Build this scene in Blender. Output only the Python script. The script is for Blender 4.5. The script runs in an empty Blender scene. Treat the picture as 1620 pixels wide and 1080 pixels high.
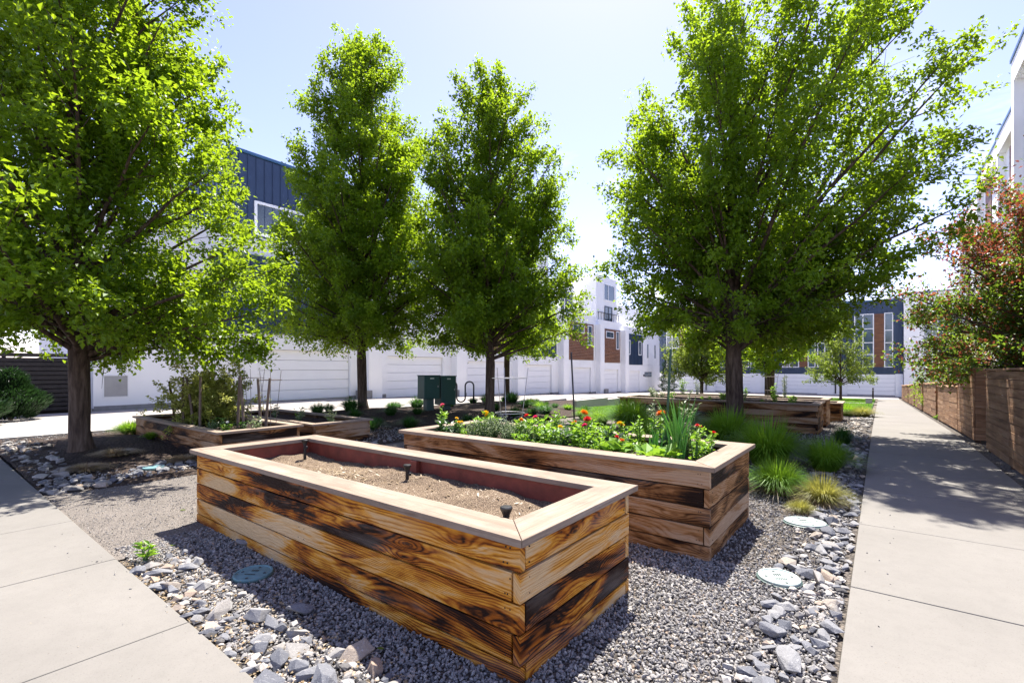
import bpy, bmesh, math, random
import numpy as np
from mathutils import Vector, Matrix
random.seed(7)
sc = bpy.context.scene
COL = sc.collection
PI = math.pi
TH = 0.6591            # yaw of the camera to the left of the path direction (+Y)

# ------------------------------------------------------------------ terrain
_gy = np.arange(-60., 140., 1.)
_sl = np.where(_gy < 10, 0, np.where(_gy < 18, (_gy-10)/8., np.where(_gy < 56, 1., np.clip((62-_gy)/6., 0, 1))))*-.0300
_gz = np.concatenate([[0], np.cumsum((_sl[1:]+_sl[:-1])/2)])
def g(y): return float(np.interp(y, _gy, _gz))
BERMS = [(-11.6, 2.6, 2.6, 1.5, .24), (-13.4, 9.4, 2.3, 2.0, .22), (-9.6, 11.3, 2.1, 1.8, .22), (-11.3, 14.0, 2.4, 2.2, .38), (-12.2,10.6,2.,1.6,.12)]
def hgt(x, y):
    z = g(y)
    for bx, by, rx, ry, h in BERMS:
        d = ((x-bx)/rx)**2+((y-by)/ry)**2
        z += h*math.exp(-d*1.3)
    return z

# ------------------------------------------------------------------ mesh helpers
class MB:
    def __init__(s): s.V=[]; s.F=[]; s.U=[]; s.M=[]
    def add(s, vs, fs, us=None, m=0):
        b=len(s.V); s.V.extend(tuple(v) for v in vs)
        for i, f in enumerate(fs):
            s.F.append(tuple(b+k for k in f)); s.M.append(m)
            if us is None: s.U.append([(0.,0.)]*len(f))
            else: s.U.append(us[i])
    def box(s, x0,x1,y0,y1,z0,z1, m=0, mat=None, off=None):
        vs=[(x,y,z) for z in (z0,z1) for y in (y0,y1) for x in (x0,x1)]
        fs=[(0,2,3,1),(4,5,7,6),(0,1,5,4),(2,6,7,3),(0,4,6,2),(1,3,7,5)]
        d=(x1-x0,y1-y0,z1-z0); L=max(range(3),key=lambda k:d[k]); o=[k for k in range(3) if k!=L]
        if off is None: off=(random.random()*40, random.random()*40)
        us=[[(vs[k][L]-vs[0][L]+off[0], vs[k][o[0]]+vs[k][o[1]]*.98+off[1]) for k in f] for f in fs]
        if mat is not None: vs=[tuple(mat@Vector(v)) for v in vs]
        s.add(vs,fs,us,m)
    def tube(s, pts, rad, n=6, m=0, cap=True, vs0=1.0):
        P=[Vector(p) for p in pts]; k=len(P)
        if not hasattr(rad,'__len__'): rad=[rad]*k
        t=(P[1]-P[0]).normalized(); up=Vector((0,0,1)) if abs(t.z)<.9 else Vector((1,0,0))
        a=t.cross(up).normalized()
        vs=[]; acc=0; ls=[]
        for i in range(k):
            t=(P[min(i+1,k-1)]-P[max(i-1,0)]).normalized()
            a=(a-t*a.dot(t)).normalized(); b=t.cross(a)
            if i: acc+=(P[i]-P[i-1]).length
            ls.append(acc)
            for j in range(n):
                q=2*PI*j/n; vs.append(P[i]+(a*math.cos(q)+b*math.sin(q))*rad[i])
        fs=[];us=[]
        for i in range(k-1):
            for j in range(n):
                j2=(j+1)%n
                fs.append((i*n+j,i*n+j2,(i+1)*n+j2,(i+1)*n+j)); c=2*PI*max(rad[i],.01)/n
                us.append([(ls[i]*vs0,j*c),(ls[i]*vs0,(j+1)*c),(ls[i+1]*vs0,(j+1)*c),(ls[i+1]*vs0,j*c)])
        if cap:
            fs.append(tuple(range(n-1,-1,-1))); us.append([(0,0)]*n)
            fs.append(tuple((k-1)*n+j for j in range(n))); us.append([(0,0)]*n)
        s.add(vs,fs,us,m)
    def lathe(s, prof, n=16, c=(0,0,0), m=0):
        vs=[];fs=[]
        for r,z in prof:
            for j in range(n):
                q=2*PI*j/n; vs.append((c[0]+r*math.cos(q),c[1]+r*math.sin(q),c[2]+z))
        for i in range(len(prof)-1):
            for j in range(n):
                j2=(j+1)%n; fs.append((i*n+j,i*n+j2,(i+1)*n+j2,(i+1)*n+j))
        fs.append(tuple(range(n-1,-1,-1))); fs.append(tuple((len(prof)-1)*n+j for j in range(n)))
        s.add(vs,fs,None,m)
    def prism(s, poly, z0, z1, m=0, longdir=(1,0)):
        n=len(poly); vs=[(x,y,z0) for x,y in poly]+[(x,y,z1) for x,y in poly]
        fs=[tuple(range(n-1,-1,-1)),tuple(range(n,2*n))]+[(i,(i+1)%n,n+(i+1)%n,n+i) for i in range(n)]
        o=(random.random()*40,random.random()*40); lx,ly=longdir
        us=[[(vs[k][0]*lx+vs[k][1]*ly+o[0], -vs[k][0]*ly+vs[k][1]*lx+vs[k][2]+o[1]) for k in f] for f in fs]
        s.add(vs,fs,us,m)
    def mesh(s, name, mats, smooth=False):
        me=bpy.data.meshes.new(name); me.from_pydata(s.V,[],s.F)
        for mt in (mats if isinstance(mats,(list,tuple)) else [mats]): me.materials.append(mt)
        uv=me.uv_layers.new(name='uv')
        uv.data.foreach_set('uv',[c for f in s.U for p in f for c in p])
        me.polygons.foreach_set('material_index',s.M)
        if smooth: me.polygons.foreach_set('use_smooth',[True]*len(s.F))
        me.update(); return me
    def build(s, name, mats, parent=None, loc=None, bevel=0, smooth=False):
        return link(name, s.mesh(name,mats,smooth), parent, loc, bevel)

def link(name, me, parent=None, loc=None, bevel=0):
    o=bpy.data.objects.new(name, me); COL.objects.link(o)
    if parent is not None: o.parent=parent
    if loc is not None: o.location=loc
    if bevel:
        b=o.modifiers.new('bevel','BEVEL'); b.width=bevel; b.segments=2; b.limit_method='ANGLE'; b.angle_limit=.6
    return o
def npmesh(name, V, F, mat, tone=None, smooth=False):
    """V (n,3), F (m,k) arrays -> mesh, quick"""
    me=bpy.data.meshes.new(name); V=np.asarray(V,np.float32); F=np.asarray(F,np.int32)
    me.vertices.add(len(V)); me.vertices.foreach_set('co',V.ravel())
    me.loops.add(F.size); me.loops.foreach_set('vertex_index',F.ravel())
    me.polygons.add(len(F)); me.polygons.foreach_set('loop_start',np.arange(len(F),dtype=np.int32)*F.shape[1])
    if smooth: me.polygons.foreach_set('use_smooth',np.ones(len(F),bool))
    else: me.polygons.foreach_set('use_smooth',np.zeros(len(F),bool))
    me.update(calc_edges=True)
    if tone is not None:
        a=me.attributes.new('tone','FLOAT','POINT'); a.data.foreach_set('value',np.asarray(tone,np.float32))
    me.materials.append(mat); return me
def tag(o, label=None, cat=None, group=None, kind=None):
    if label: o['label']=label
    if cat: o['category']=cat
    if group: o['group']=group
    if kind: o['kind']=kind
    return o
def empty(name, loc, rz=0, label=None, cat=None, group=None):
    o=bpy.data.objects.new(name,None); COL.objects.link(o); o.location=loc; o.rotation_euler=(0,0,rz); o.empty_display_size=.2
    return tag(o,label,cat,group)
def copy_tree(o, loc=None, rz=None, scale=None, label=None):
    c=o.copy(); COL.objects.link(c)
    for ch in o.children:
        d=ch.copy(); COL.objects.link(d); d.parent=c
        for gc in ch.children:
            e=gc.copy(); COL.objects.link(e); e.parent=d
    if loc is not None: c.location=loc
    if rz is not None: c.rotation_euler=(0,0,rz)
    if scale is not None: c.scale=scale if hasattr(scale,'__len__') else (scale,)*3
    if label: c['label']=label
    return c

# ------------------------------------------------------------------ material helpers
class NT:
    def __init__(s, name):
        s.m=bpy.data.materials.new(name); s.m.use_nodes=True; s.n=s.m.node_tree.nodes; s.l=s.m.node_tree.links
        s.n.clear(); s.out=s.n.new('ShaderNodeOutputMaterial')
    def node(s, t, **k):
        n=s.n.new(t)
        for a,v in k.items(): setattr(n,a,v)
        return n
    def put(s, sock, v):
        if v is None: return
        if hasattr(v,'bl_idname') and hasattr(v,'outputs'): v=v.outputs[0]
        if hasattr(v,'is_linked') or isinstance(v,bpy.types.NodeSocket): s.l.new(v,sock)
        else: sock.default_value=v
    def coord(s, kind='Object'): return s.node('ShaderNodeTexCoord').outputs[kind]
    def uv(s): return s.node('ShaderNodeUVMap',uv_map='uv').outputs[0]
    def geo(s): return s.node('ShaderNodeNewGeometry').outputs['Position']
    def scale(s, v, sc_, loc=(0,0,0)):
        n=s.node('ShaderNodeMapping'); s.put(n.inputs[0],v); n.inputs['Scale'].default_value=sc_; n.inputs['Location'].default_value=loc; return n.outputs[0]
    def noise(s, v, sc_, det=4, rough=.55, dist=0, col=False):
        n=s.node('ShaderNodeTexNoise'); s.put(n.inputs['Vector'],v); n.inputs['Scale'].default_value=sc_; n.inputs['Detail'].default_value=det
        n.inputs['Roughness'].default_value=rough; n.inputs['Distortion'].default_value=dist
        return n.outputs[1 if col else 0]
    def voro(s, v, sc_, feature='F1', out='Distance', rnd=1):
        n=s.node('ShaderNodeTexVoronoi',feature=feature); s.put(n.inputs['Vector'],v); n.inputs['Scale'].default_value=sc_; n.inputs['Randomness'].default_value=rnd
        return n.outputs[out]
    def math(s, op, a, b=None, c=None, clamp=False):
        n=s.node('ShaderNodeMath',operation=op,use_clamp=clamp)
        s.put(n.inputs[0],a)
        if b is not None: s.put(n.inputs[1],b)
        if c is not None: s.put(n.inputs[2],c)
        return n.outputs[0]
    def ramp(s, v, stops, interp='LINEAR'):
        n=s.node('ShaderNodeValToRGB'); s.put(n.inputs[0],v); r=n.color_ramp; r.interpolation=interp
        while len(r.elements)<len(stops): r.elements.new(.5)
        for e,(p,c) in zip(r.elements,stops):
            e.position=p; e.color=(c,c,c,1) if not hasattr(c,'__len__') else (*c,1)
        return n.outputs[0]
    def mix(s, f, a, b, mode='MIX'):
        n=s.node('ShaderNodeMix',data_type='RGBA',blend_type=mode)
        s.put(n.inputs[0],f)
        for i,v in ((6,a),(7,b)):
            if hasattr(v,'__len__') and not isinstance(v,bpy.types.NodeSocket): v=(*v,1) if len(v)==3 else v
            s.put(n.inputs[i],v)
        return n.outputs[2]
    def rng(s, v, a, b, c, d):
        n=s.node('ShaderNodeMapRange'); s.put(n.inputs[0],v)
        for i,x in enumerate((a,b,c,d)): n.inputs[i+1].default_value=x
        return n.outputs[0]
    def sep(s, v):
        n=s.node('ShaderNodeSeparateXYZ'); s.put(n.inputs[0],v); return n.outputs
    def comb(s, x, y, z=0.):
        n=s.node('ShaderNodeCombineXYZ'); s.put(n.inputs[0],x); s.put(n.inputs[1],y); s.put(n.inputs[2],z); return n.outputs[0]
    def attr(s, name): return s.node('ShaderNodeAttribute',attribute_name=name).outputs['Fac']
    def bump(s, h, strength=.4, dist=.01):
        n=s.node('ShaderNodeBump'); s.put(n.inputs['Height'],h); n.inputs['Strength'].default_value=strength; n.inputs['Distance'].default_value=dist; return n.outputs[0]
    def bsdf(s, col, rough=.7, bump=None, metal=0, spec=None):
        b=s.node('ShaderNodeBsdfPrincipled')
        if hasattr(col,'__len__') and not isinstance(col,bpy.types.NodeSocket): col=(*col,1) if len(col)==3 else col
        s.put(b.inputs['Base Color'],col); s.put(b.inputs['Roughness'],rough); s.put(b.inputs['Metallic'],metal)
        if spec is not None: s.put(b.inputs['Specular IOR Level'],spec)
        if bump is not None: s.put(b.inputs['Normal'],bump)
        return b
    def done(s, b): s.l.new(b.outputs[0],s.out.inputs[0]); return s.m

M={}
def burnt_wood(name, pale, gold, brown, black, burn=0., grain=1., gscale=1.):
    t=NT(name); uv=t.uv(); x=t.sep(uv)
    # flat sawn figure: contour lines of a field stretched along the board, pulled into eyes round the knots
    n1=t.noise(t.scale(uv,(.42*gscale,3.6*gscale,1)),1.,2,.5,.35)
    kv=t.scale(uv,(1.9,6.2,1)); kd=t.voro(kv,1.)
    eye=t.math('MULTIPLY',t.math('POWER',t.rng(kd,0,.55,1,0),2.),5.5)
    f=t.math('ADD',t.math('ADD',t.math('MULTIPLY',n1,20.),eye),t.math('MULTIPLY',x[1],58.*gscale))
    f=t.math('ADD',f,t.math('MULTIPLY',t.noise(t.scale(uv,(3,22,1)),1.,3,.6),1.1))
    gr=t.rng(t.math('SINE',t.math('MULTIPLY',f,5.2)),-1,1,0,1)
    gr=t.math('POWER',gr,1.9)
    fib=t.noise(t.scale(uv,(7,230,1)),1.,3,.6)
    knot=t.rng(kd,.035,.085,1,0)
    bm=t.noise(t.scale(uv,(1.05,5.0,1)),1.,6,.62,.9)
    row=t.noise(t.scale(uv,(.35,.7,1),(3,8,1)),1.,2,.5)
    b1=t.math('ADD',t.math('MULTIPLY',t.math('SUBTRACT',bm,.5),.95),t.math('MULTIPLY',t.math('SUBTRACT',row,.5),1.0))
    b1=t.math('ADD',b1,t.math('MULTIPLY',t.math('SUBTRACT',gr,.4),.05*grain))
    b1=t.math('ADD',b1,.5+burn)
    c=t.ramp(b1,[(.38,pale),(.45,tuple(.5*(a_+b_) for a_,b_ in zip(pale,gold))),(.50,gold),(.585,brown),(.66,black)])
    lm=t.rng(t.noise(t.scale(uv,(.9,3.,1),(5,5,1)),1.,2),.42,.60,.22,1)
    ga=t.math('MULTIPLY',t.math('MULTIPLY',gr,lm),t.rng(b1,.40,.60,.12*grain,.78*grain))
    c=t.mix(ga,c,t.mix(1.,c,(.26,.17,.10),'MULTIPLY'))
    c=t.mix(t.rng(fib,.38,.66,0,.6),c,t.mix(1.,c,(.58,.50,.42),'MULTIPLY'))
    c=t.mix(t.math('MULTIPLY',knot,.9),c,(.035,.016,.008))
    wz=t.noise(t.scale(uv,(.9,5,1),(9,2,4)),1.,4,.6)
    c=t.mix(t.rng(wz,.52,.70,0,.35),c,t.mix(.6,c,(.40,.35,.30)))
    h=t.math('ADD',t.math('MULTIPLY',gr,-.6),t.math('MULTIPLY',fib,.6))
    return t.done(t.bsdf(c,t.rng(fib,.3,.7,.55,.8),t.bump(h,.6,.005),spec=.15))
t_off=0.
M['burnt']=burnt_wood('charred_wood',(.62,.44,.235),(.64,.29,.032),(.33,.092,.008),(.022,.008,.004),burn=.04)
M['burnt2']=burnt_wood('charred_wood_far',(.44,.31,.20),(.35,.185,.075),(.15,.065,.022),(.018,.009,.006),burn=.025)
M['post']=burnt_wood('charred_post',(.14,.075,.03),(.09,.045,.018),(.05,.022,.01),(.015,.008,.005),burn=.02)

def weathered(name, a, b, c_, crack=.5, bvar=.12):
    t=NT(name); uv=t.uv()
    fib=t.noise(t.scale(uv,(3.,120,1)),1.,4,.62)
    w=t.noise(t.scale(uv,(.8,9,1)),1.,4,.6,.3)
    c=t.ramp(w,[(.3,a),(.52,b),(.72,c_)])
    c=t.mix(t.rng(fib,.38,.66,0,.5),c,t.mix(1.,c,(.62,.56,.5),'MULTIPLY'))
    ck=t.noise(t.scale(uv,(2.2,85,1),(3,7,0)),1.,2,.5)
    c=t.mix(t.rng(ck,.63,.70,0,crack),c,(.10,.075,.055))
    kd=t.voro(t.scale(uv,(1.1,5.5,1)),1.)
    c=t.mix(t.rng(kd,.04,.10,.6,0),c,(.12,.07,.04))
    bv=t.noise(t.scale(uv,(.3,.3,1)),1.,0)
    c=t.mix(t.rng(bv,.3,.7,bvar,0),c,t.mix(1.,c,(.35,.28,.25),'MULTIPLY'))
    st=t.noise(t.coord('Object'),3.2,4,.65)
    c=t.mix(t.rng(st,.48,.70,0,.6),c,tuple(v*.55 for v in b))
    h=t.math('SUBTRACT',fib,t.rng(ck,.6,.7,0,1))
    return t.done(t.bsdf(c,.8,t.bump(h,.45,.003),spec=.2))
M['rim']=weathered('weathered_rim_wood',(.35,.285,.225),(.29,.225,.17),(.22,.16,.115),.5)
M['rim2']=weathered('weathered_rim_wood_old',(.42,.34,.27),(.33,.255,.19),(.22,.165,.12),.5)
M['stake']=weathered('grey_stake_wood',(.24,.19,.15),(.17,.13,.10),(.11,.08,.06),.5)
M['fence']=weathered('stained_fence_wood',(.50,.34,.215),(.36,.205,.11),(.15,.08,.045),.7,.55)
M['fencepost']=weathered('dark_fence_post',(.12,.065,.04),(.09,.05,.03),(.05,.03,.02),.4)
def cladding(name, a,b,c_):
    t=NT(name); uv=t.uv()
    w=t.noise(t.scale(uv,(.7,14,1)),1.,4,.6)
    c=t.ramp(w,[(.35,a),(.5,b),(.66,c_)])
    return t.done(t.bsdf(c,.55,t.bump(t.noise(t.scale(uv,(3,90,1)),1.,3),.2,.003)))
M['clad']=cladding('cedar_cladding',(.27,.115,.045),(.18,.07,.027),(.09,.035,.015))

def simple(name, col, rough=.6, metal=0, var=.12, sc_=3., bump=0, bs=40, spec=None):
    t=NT(name); o=t.geo(); n=t.noise(o,sc_,5,.6)
    c=t.mix(t.rng(n,.3,.7,0,1),tuple(min(1,v*(1+var)) for v in col),tuple(v*(1-var) for v in col))
    bp=t.bump(t.noise(o,bs,4,.6),bump,.01) if bump else None
    return t.done(t.bsdf(c,rough,bp,metal,spec))
def stucco():
    t=NT('white_stucco'); o=t.geo()
    n=t.noise(o,.8,5,.6); st=t.noise(t.scale(o,(1.6,1.6,.10)),1.,4,.6); gr=t.noise(o,60,4,.6)
    c=t.mix(t.rng(n,.3,.7,0,1),(.90,.895,.89),(.85,.845,.84))
    c=t.mix(t.rng(st,.55,.75,0,.35),c,(.66,.64,.61))
    return t.done(t.bsdf(c,.85,t.bump(gr,.2,.01),spec=.2))
M['white']=stucco()
M['door']=simple('white_door_paint',(.89,.885,.885),.5,var=.02,sc_=1.5)
M['trim']=simple('white_trim',(.82,.82,.82),.45,var=.02)
M['navy']=simple('navy_metal_cladding',(.032,.055,.105),.42,.25,.10,1.2)
M['navyl']=simple('blue_parapet_metal',(.05,.13,.24),.4,.25,.1,1.)
M['plinth']=simple('grey_concrete_plinth',(.26,.25,.24),.9,var=.15,sc_=4,bump=.2)
M['greymetal']=simple('grey_sheet_metal',(.33,.33,.34),.45,.35,.1,2)
M['darkfence']=simple('dark_slat_wood',(.035,.028,.025),.7,var=.3,sc_=5)
M['black']=simple('black_plastic',(.012,.012,.013),.4,var=.2)
M['blackmetal']=simple('black_painted_steel',(.02,.02,.022),.4,.2,var=.1)
M['wire']=simple('galvanised_wire',(.38,.38,.39),.35,.7,var=.1)
M['rust']=simple('dark_wire',(.16,.13,.11),.5,.4,var=.2)
M['greenstake']=simple('green_plastic_stake',(.02,.065,.03),.45,var=.2)
M['mailbox']=simple('dark_green_powder_coat',(.020,.072,.060),.42,.1,var=.08,sc_=2)
M['pedestal']=simple('green_pedestal',(.045,.085,.075),.5,.1,var=.1)
M['sticker']=simple('pale_sticker',(.55,.62,.50),.5)
M['liner']=simple('red_stained_liner',(.20,.042,.024),.62,var=.35,sc_=6,bump=.15,bs=60)
M['teal']=simple('teal_valve_lid',(.12,.235,.25),.6,var=.2,sc_=12,bump=.1)
M['palelid']=simple('pale_green_valve_lid',(.29,.35,.325),.6,var=.08,sc_=15,bump=.05)
M['lidmark']=simple('dark_lid_mark',(.05,.06,.06),.7)
M['nail']=simple('dark_nail_head',(.02,.016,.014),.6,.3)
M['frame']=simple('white_window_frame',(.80,.80,.80),.4,var=.02)
M['darkframe']=simple('dark_window_frame',(.02,.028,.04),.4,var=.05)
def glass():
    t=NT('window_glass'); o=t.geo()
    n=t.noise(o,.35,2)
    c=t.mix(t.rng(n,.35,.65,0,1),(.03,.05,.07),(.10,.15,.20))
    return t.done(t.bsdf(c,.06,spec=.9))
M['glass']=glass()

def concrete(name, base, joint=None, dirt=.5):
    t=NT(name); o=t.geo()
    n1=t.noise(o,.7,5,.6); n2=t.noise(o,9,5,.65); n3=t.noise(o,160,2,.5)
    c=t.mix(t.rng(n1,.35,.65,0,1),tuple(v*1.04 for v in base),tuple(v*.90 for v in base))
    c=t.mix(t.rng(n2,.45,.75,0,.42*dirt),c,tuple(v*.62 for v in base))
    c=t.mix(t.rng(n3,.58,.70,0,.42),c,tuple(v*.55 for v in base))
    pit=t.voro(o,22); pitm=t.noise(o,3.,2)
    c=t.mix(t.math('MULTIPLY',t.rng(pit,.05,.10,1,0),t.rng(pitm,.46,.54,0,.85)),c,(.12,.10,.085))
    h=t.math('ADD',t.math('MULTIPLY',n3,.6),t.math('MULTIPLY',n2,.6))
    return t.done(t.bsdf(c,.9,t.bump(h,.18,.004),spec=.2))
M['walk']=concrete('pale_concrete',(.192,.179,.158))
M['alley']=concrete('alley_concrete',(.34,.31,.28),dirt=1.2)
M['wallc']=concrete('concrete_kerb_wall',(.50,.47,.43))
M['dg']=None
def granular(name, cols, s1, s2, bump=.6, bd=.01, patch=.3):
    t=NT(name); o=t.geo()
    v=t.node('ShaderNodeTexVoronoi'); t.put(v.inputs['Vector'],o); v.inputs['Scale'].default_value=s1
    cc=t.sep(v.outputs['Color'])[0]
    c=t.ramp(cc,[(i/(len(cols)-1),k) for i,k in enumerate(cols)])
    n=t.noise(o,s2,4,.65)
    c=t.mix(t.rng(n,.4,.7,0,patch),c,tuple(x*.5 for x in cols[0]))
    gap=t.rng(v.outputs['Distance'],.35,.7,0,.75)
    c=t.mix(gap,c,tuple(x*.35 for x in cols[0]))
    h=t.math('SUBTRACT',t.math('MULTIPLY',t.noise(o,s1*2.5,2),.35),v.outputs['Distance'])
    return t.done(t.bsdf(c,.95,t.bump(h,bump,bd),spec=.15))
M['dg']=granular('crushed_granite',[(.13,.115,.10),(.21,.185,.16),(.27,.235,.20),(.17,.15,.135)],120,2.2,.5,.006)
M['gravelbase']=granular('gravel_underlay',[(.07,.062,.055),(.13,.115,.10),(.20,.17,.14),(.10,.085,.07)],46,2.5,.9,.015)
M['mulch']=granular('bark_mulch',[(.045,.032,.025),(.08,.055,.042),(.13,.095,.07),(.055,.042,.036)],34,1.3,1.,.02)
M['soil']=granular('dry_planter_soil',[(.185,.132,.088),(.275,.200,.135),(.385,.290,.20),(.22,.156,.105)],110,3.,1.,.012,.4)
M['darksoil']=granular('dark_planter_soil',[(.03,.021,.016),(.06,.04,.03),(.09,.06,.045),(.04,.028,.022)],70,3.,1.,.012,.4)
M['ground']=granular('bare_ground',[(.16,.13,.10),(.20,.17,.13),(.24,.20,.16),(.18,.15,.12)],20,.5,.4,.01)
M['lawnbase']=granular('lawn_soil',[(.06,.12,.02),(.08,.17,.03),(.10,.20,.035),(.07,.14,.025)],60,1.,.8,.02)
def gravel_stone(name, objrand=False):
    t=NT(name)
    if objrand:
        r=t.node('ShaderNodeObjectInfo').outputs['Random']; o=t.coord('Object')
    else:
        r=t.attr('tone'); o=t.geo()
    c=t.ramp(r,[(0,(.07,.067,.065)),(.25,(.16,.152,.145)),(.5,(.27,.256,.238)),(.75,(.39,.37,.338)),(.93,(.42,.36,.295)),(1,(.36,.27,.19))] if not objrand else
               [(0,(.10,.104,.118)),(.25,(.165,.168,.18)),(.5,(.21,.21,.214)),(.75,(.265,.258,.247)),(.9,(.30,.262,.215)),(1,(.32,.235,.17))])
    n=t.noise(o,6. if objrand else 60.,6,.7,.6)
    c=t.mix(t.rng(n,.4,.75,0,.6),c,t.mix(1.,c,(.5,.5,.53),'MULTIPLY'))
    if objrand:
        vein=t.noise(t.scale(o,(2,2,9)),3.,4,.6,1.)
        c=t.mix(t.rng(vein,.60,.66,0,.5),c,(.48,.47,.45))
    return t.done(t.bsdf(c,.85,t.bump(t.noise(o,14. if objrand else 150.,5,.7),.5,.012 if objrand else .003),spec=.25))
M['pebble']=gravel_stone('gravel_stones'); M['rock']=gravel_stone('grey_rock',True)
def bark():
    t=NT('brown_bark'); o=t.coord('Object')
    n=t.noise(t.scale(o,(14,14,2.2)),1.,6,.65,.4)
    c=t.ramp(n,[(.3,(.028,.020,.015)),(.5,(.085,.060,.044)),(.7,(.16,.12,.09))])
    return t.done(t.bsdf(c,.9,t.bump(n,.9,.03),spec=.15))
M['bark']=bark()
def leafmat(name, dark, mid, lite, trans, tf=.45, rough=.45, trans2=None):
    t=NT(name); a=t.attr('tone')
    c=t.ramp(a,[(0,dark),(.5,mid),(1,lite)])
    b=t.bsdf(c,rough,spec=.35)
    tr=t.node('ShaderNodeBsdfTranslucent'); t.put(tr.inputs[0],t.ramp(a,[(0,tuple(v*.75 for v in trans)),(1,trans)] if trans2 is None else [(0,trans2),(.55,trans2),(.72,trans),(1,trans)]))
    mx=t.node('ShaderNodeMixShader'); mx.inputs[0].default_value=tf
    t.l.new(b.outputs[0],mx.inputs[1]); t.l.new(tr.outputs[0],mx.inputs[2])
    return t.done(mx)
M['leaf']=leafmat('pear_leaves',(.038,.084,.004),(.084,.166,.008),(.152,.256,.012),(.44,.62,.02),.47)
M['leafy']=leafmat('yellow_green_leaves',(.07,.11,.012),(.12,.18,.02),(.19,.26,.035),(.36,.46,.05),.42)
M['leafdark']=leafmat('dark_green_leaves',(.012,.035,.012),(.025,.065,.018),(.05,.11,.03),(.08,.18,.03),.3)
M['conifer']=leafmat('conifer_needles',(.008,.022,.008),(.016,.042,.014),(.032,.075,.022),(.04,.10,.02),.2)
M['redleaf']=leafmat('plum_leaves',(.030,.060,.014),(.055,.105,.016),(.24,.045,.032),(.46,.12,.06),.38,.4,(.26,.40,.03))
M['grass']=leafmat('fountain_grass',(.05,.14,.012),(.12,.27,.018),(.22,.38,.035),(.34,.56,.03),.45)
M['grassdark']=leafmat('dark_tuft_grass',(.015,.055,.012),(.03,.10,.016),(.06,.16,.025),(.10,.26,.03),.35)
M['grassyel']=leafmat('yellowing_grass',(.16,.15,.03),(.24,.25,.045),(.34,.30,.10),(.45,.42,.08),.4)
M['straw']=leafmat('dry_straw',(.22,.15,.08),(.34,.25,.14),(.46,.37,.24),(.4,.3,.15),.2)
M['lawn']=leafmat('lawn_blades',(.05,.15,.012),(.09,.24,.018),(.15,.32,.03),(.26,.48,.03),.4)
M['herb']=leafmat('garden_leaves',(.07,.17,.015),(.15,.31,.022),(.26,.42,.045),(.34,.56,.04),.42)
M['sage']=leafmat('grey_green_herb',(.16,.20,.11),(.26,.31,.18),(.38,.42,.26),(.35,.42,.2),.3)
M['bushy']=leafmat('lavender_bush_leaves',(.16,.21,.03),(.32,.37,.07),(.58,.54,.24),(.62,.62,.15),.42)
M['onion']=leafmat('onion_leaves',(.07,.24,.05),(.13,.36,.06),(.22,.46,.08),(.34,.6,.08),.35)
for nm,cc in (('orange',(.75,.17,.01)),('red',(.62,.02,.02)),('pink',(.75,.13,.20)),('yellow',(.80,.50,.01)),('magenta',(.65,.03,.13)),('purple',(.22,.12,.35)),('whitep',(.75,.75,.72))):
    M['petal_'+nm]=leafmat('petals_'+nm,tuple(v*.8 for v in cc),cc,tuple(min(1,v*1.15) for v in cc),cc,.35)
M['stem']=simple('green_stems',(.07,.15,.03),.6,var=.25)
M['lamp']=simple('dark_lamp_metal',(.09,.09,.10),.35,.5)
SUN=5.0; SKY=.135; EXPO=1.55
# ================================================================== SETTING
from mathutils import noise as mnoise
def sheet(name, x0,x1,y0,y1,dz,mat,step=1.0,fn=None,rough=0,kind='structure'):
    nx=max(1,int(round((x1-x0)/step))); ny=max(1,int(round((y1-y0)/step))); m=MB(); vs=[]
    for j in range(ny+1):
        for i in range(nx+1):
            x=x0+(x1-x0)*i/nx; y=y0+(y1-y0)*j/ny
            z=(fn or (lambda a,b:g(b)))(x,y)+dz
            if rough: z+=rough*(mnoise.noise((x*1.7,y*1.7,3))+.6*mnoise.noise((x*5,y*5,1)))
            vs.append((x,y,z))
    fs=[(j*(nx+1)+i,j*(nx+1)+i+1,(j+1)*(nx+1)+i+1,(j+1)*(nx+1)+i) for j in range(ny) for i in range(nx)]
    m.add(vs,fs); o=m.build(name,mat,smooth=True); tag(o,kind=kind); return o
# ground to the horizon: fine rows where it slopes
m=MB(); xs=[-600,-120,-60,-36,-24,-12,0,12,40,120,600]; ys=[-300,-60,-10]+list(range(0,70,2))+[90,140,600]
vs=[(x,y,g(y)-.10) for y in ys for x in xs]; nX=len(xs)
m.add(vs,[(j*nX+i,j*nX+i+1,(j+1)*nX+i+1,(j+1)*nX+i) for j in range(len(ys)-1) for i in range(nX-1)])
tag(m.build('ground',M['ground'],smooth=True),kind='structure')
sheet('alley',-22.95,-15.2,-30,58,-.02,M['alley'],2.)
sheet('cross_alley',-40,1.46,58.0,66.4,-.03,M['alley'],2.)
sheet('mulch_bed',-15.2,-8.0,1.09,30,-.03,M['mulch'],.3,hgt,.02)
sheet('granite_path',-8.1,-4.9,1.09,18,-.022,M['dg'],.5,None,.008)
sheet('gravel_bed',-5.2,-.17,1.09,26,-.034,M['gravelbase'],.25,None,.010)
sheet('lawn',-10.4,-6.6,14.2,30,-.012,M['lawnbase'],.5)
sheet('far_lawn',-6.,-.35,26.5,40.4,-.03,M['lawnbase'],1.)
sheet('back_lawn',-6.,-.35,42,56,-.03,M['lawnbase'],1.)
sheet('lawn_path',-6.,-.17,40.4,42,-.02,M['walk'],1.)
sheet('fence_strip',1.44,2.2,-3,58,-.03,M['gravelbase'],.5,None,.02)
sheet('back_yard',2.2,14,-8,62,-.05,M['mulch'],2.)
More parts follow.
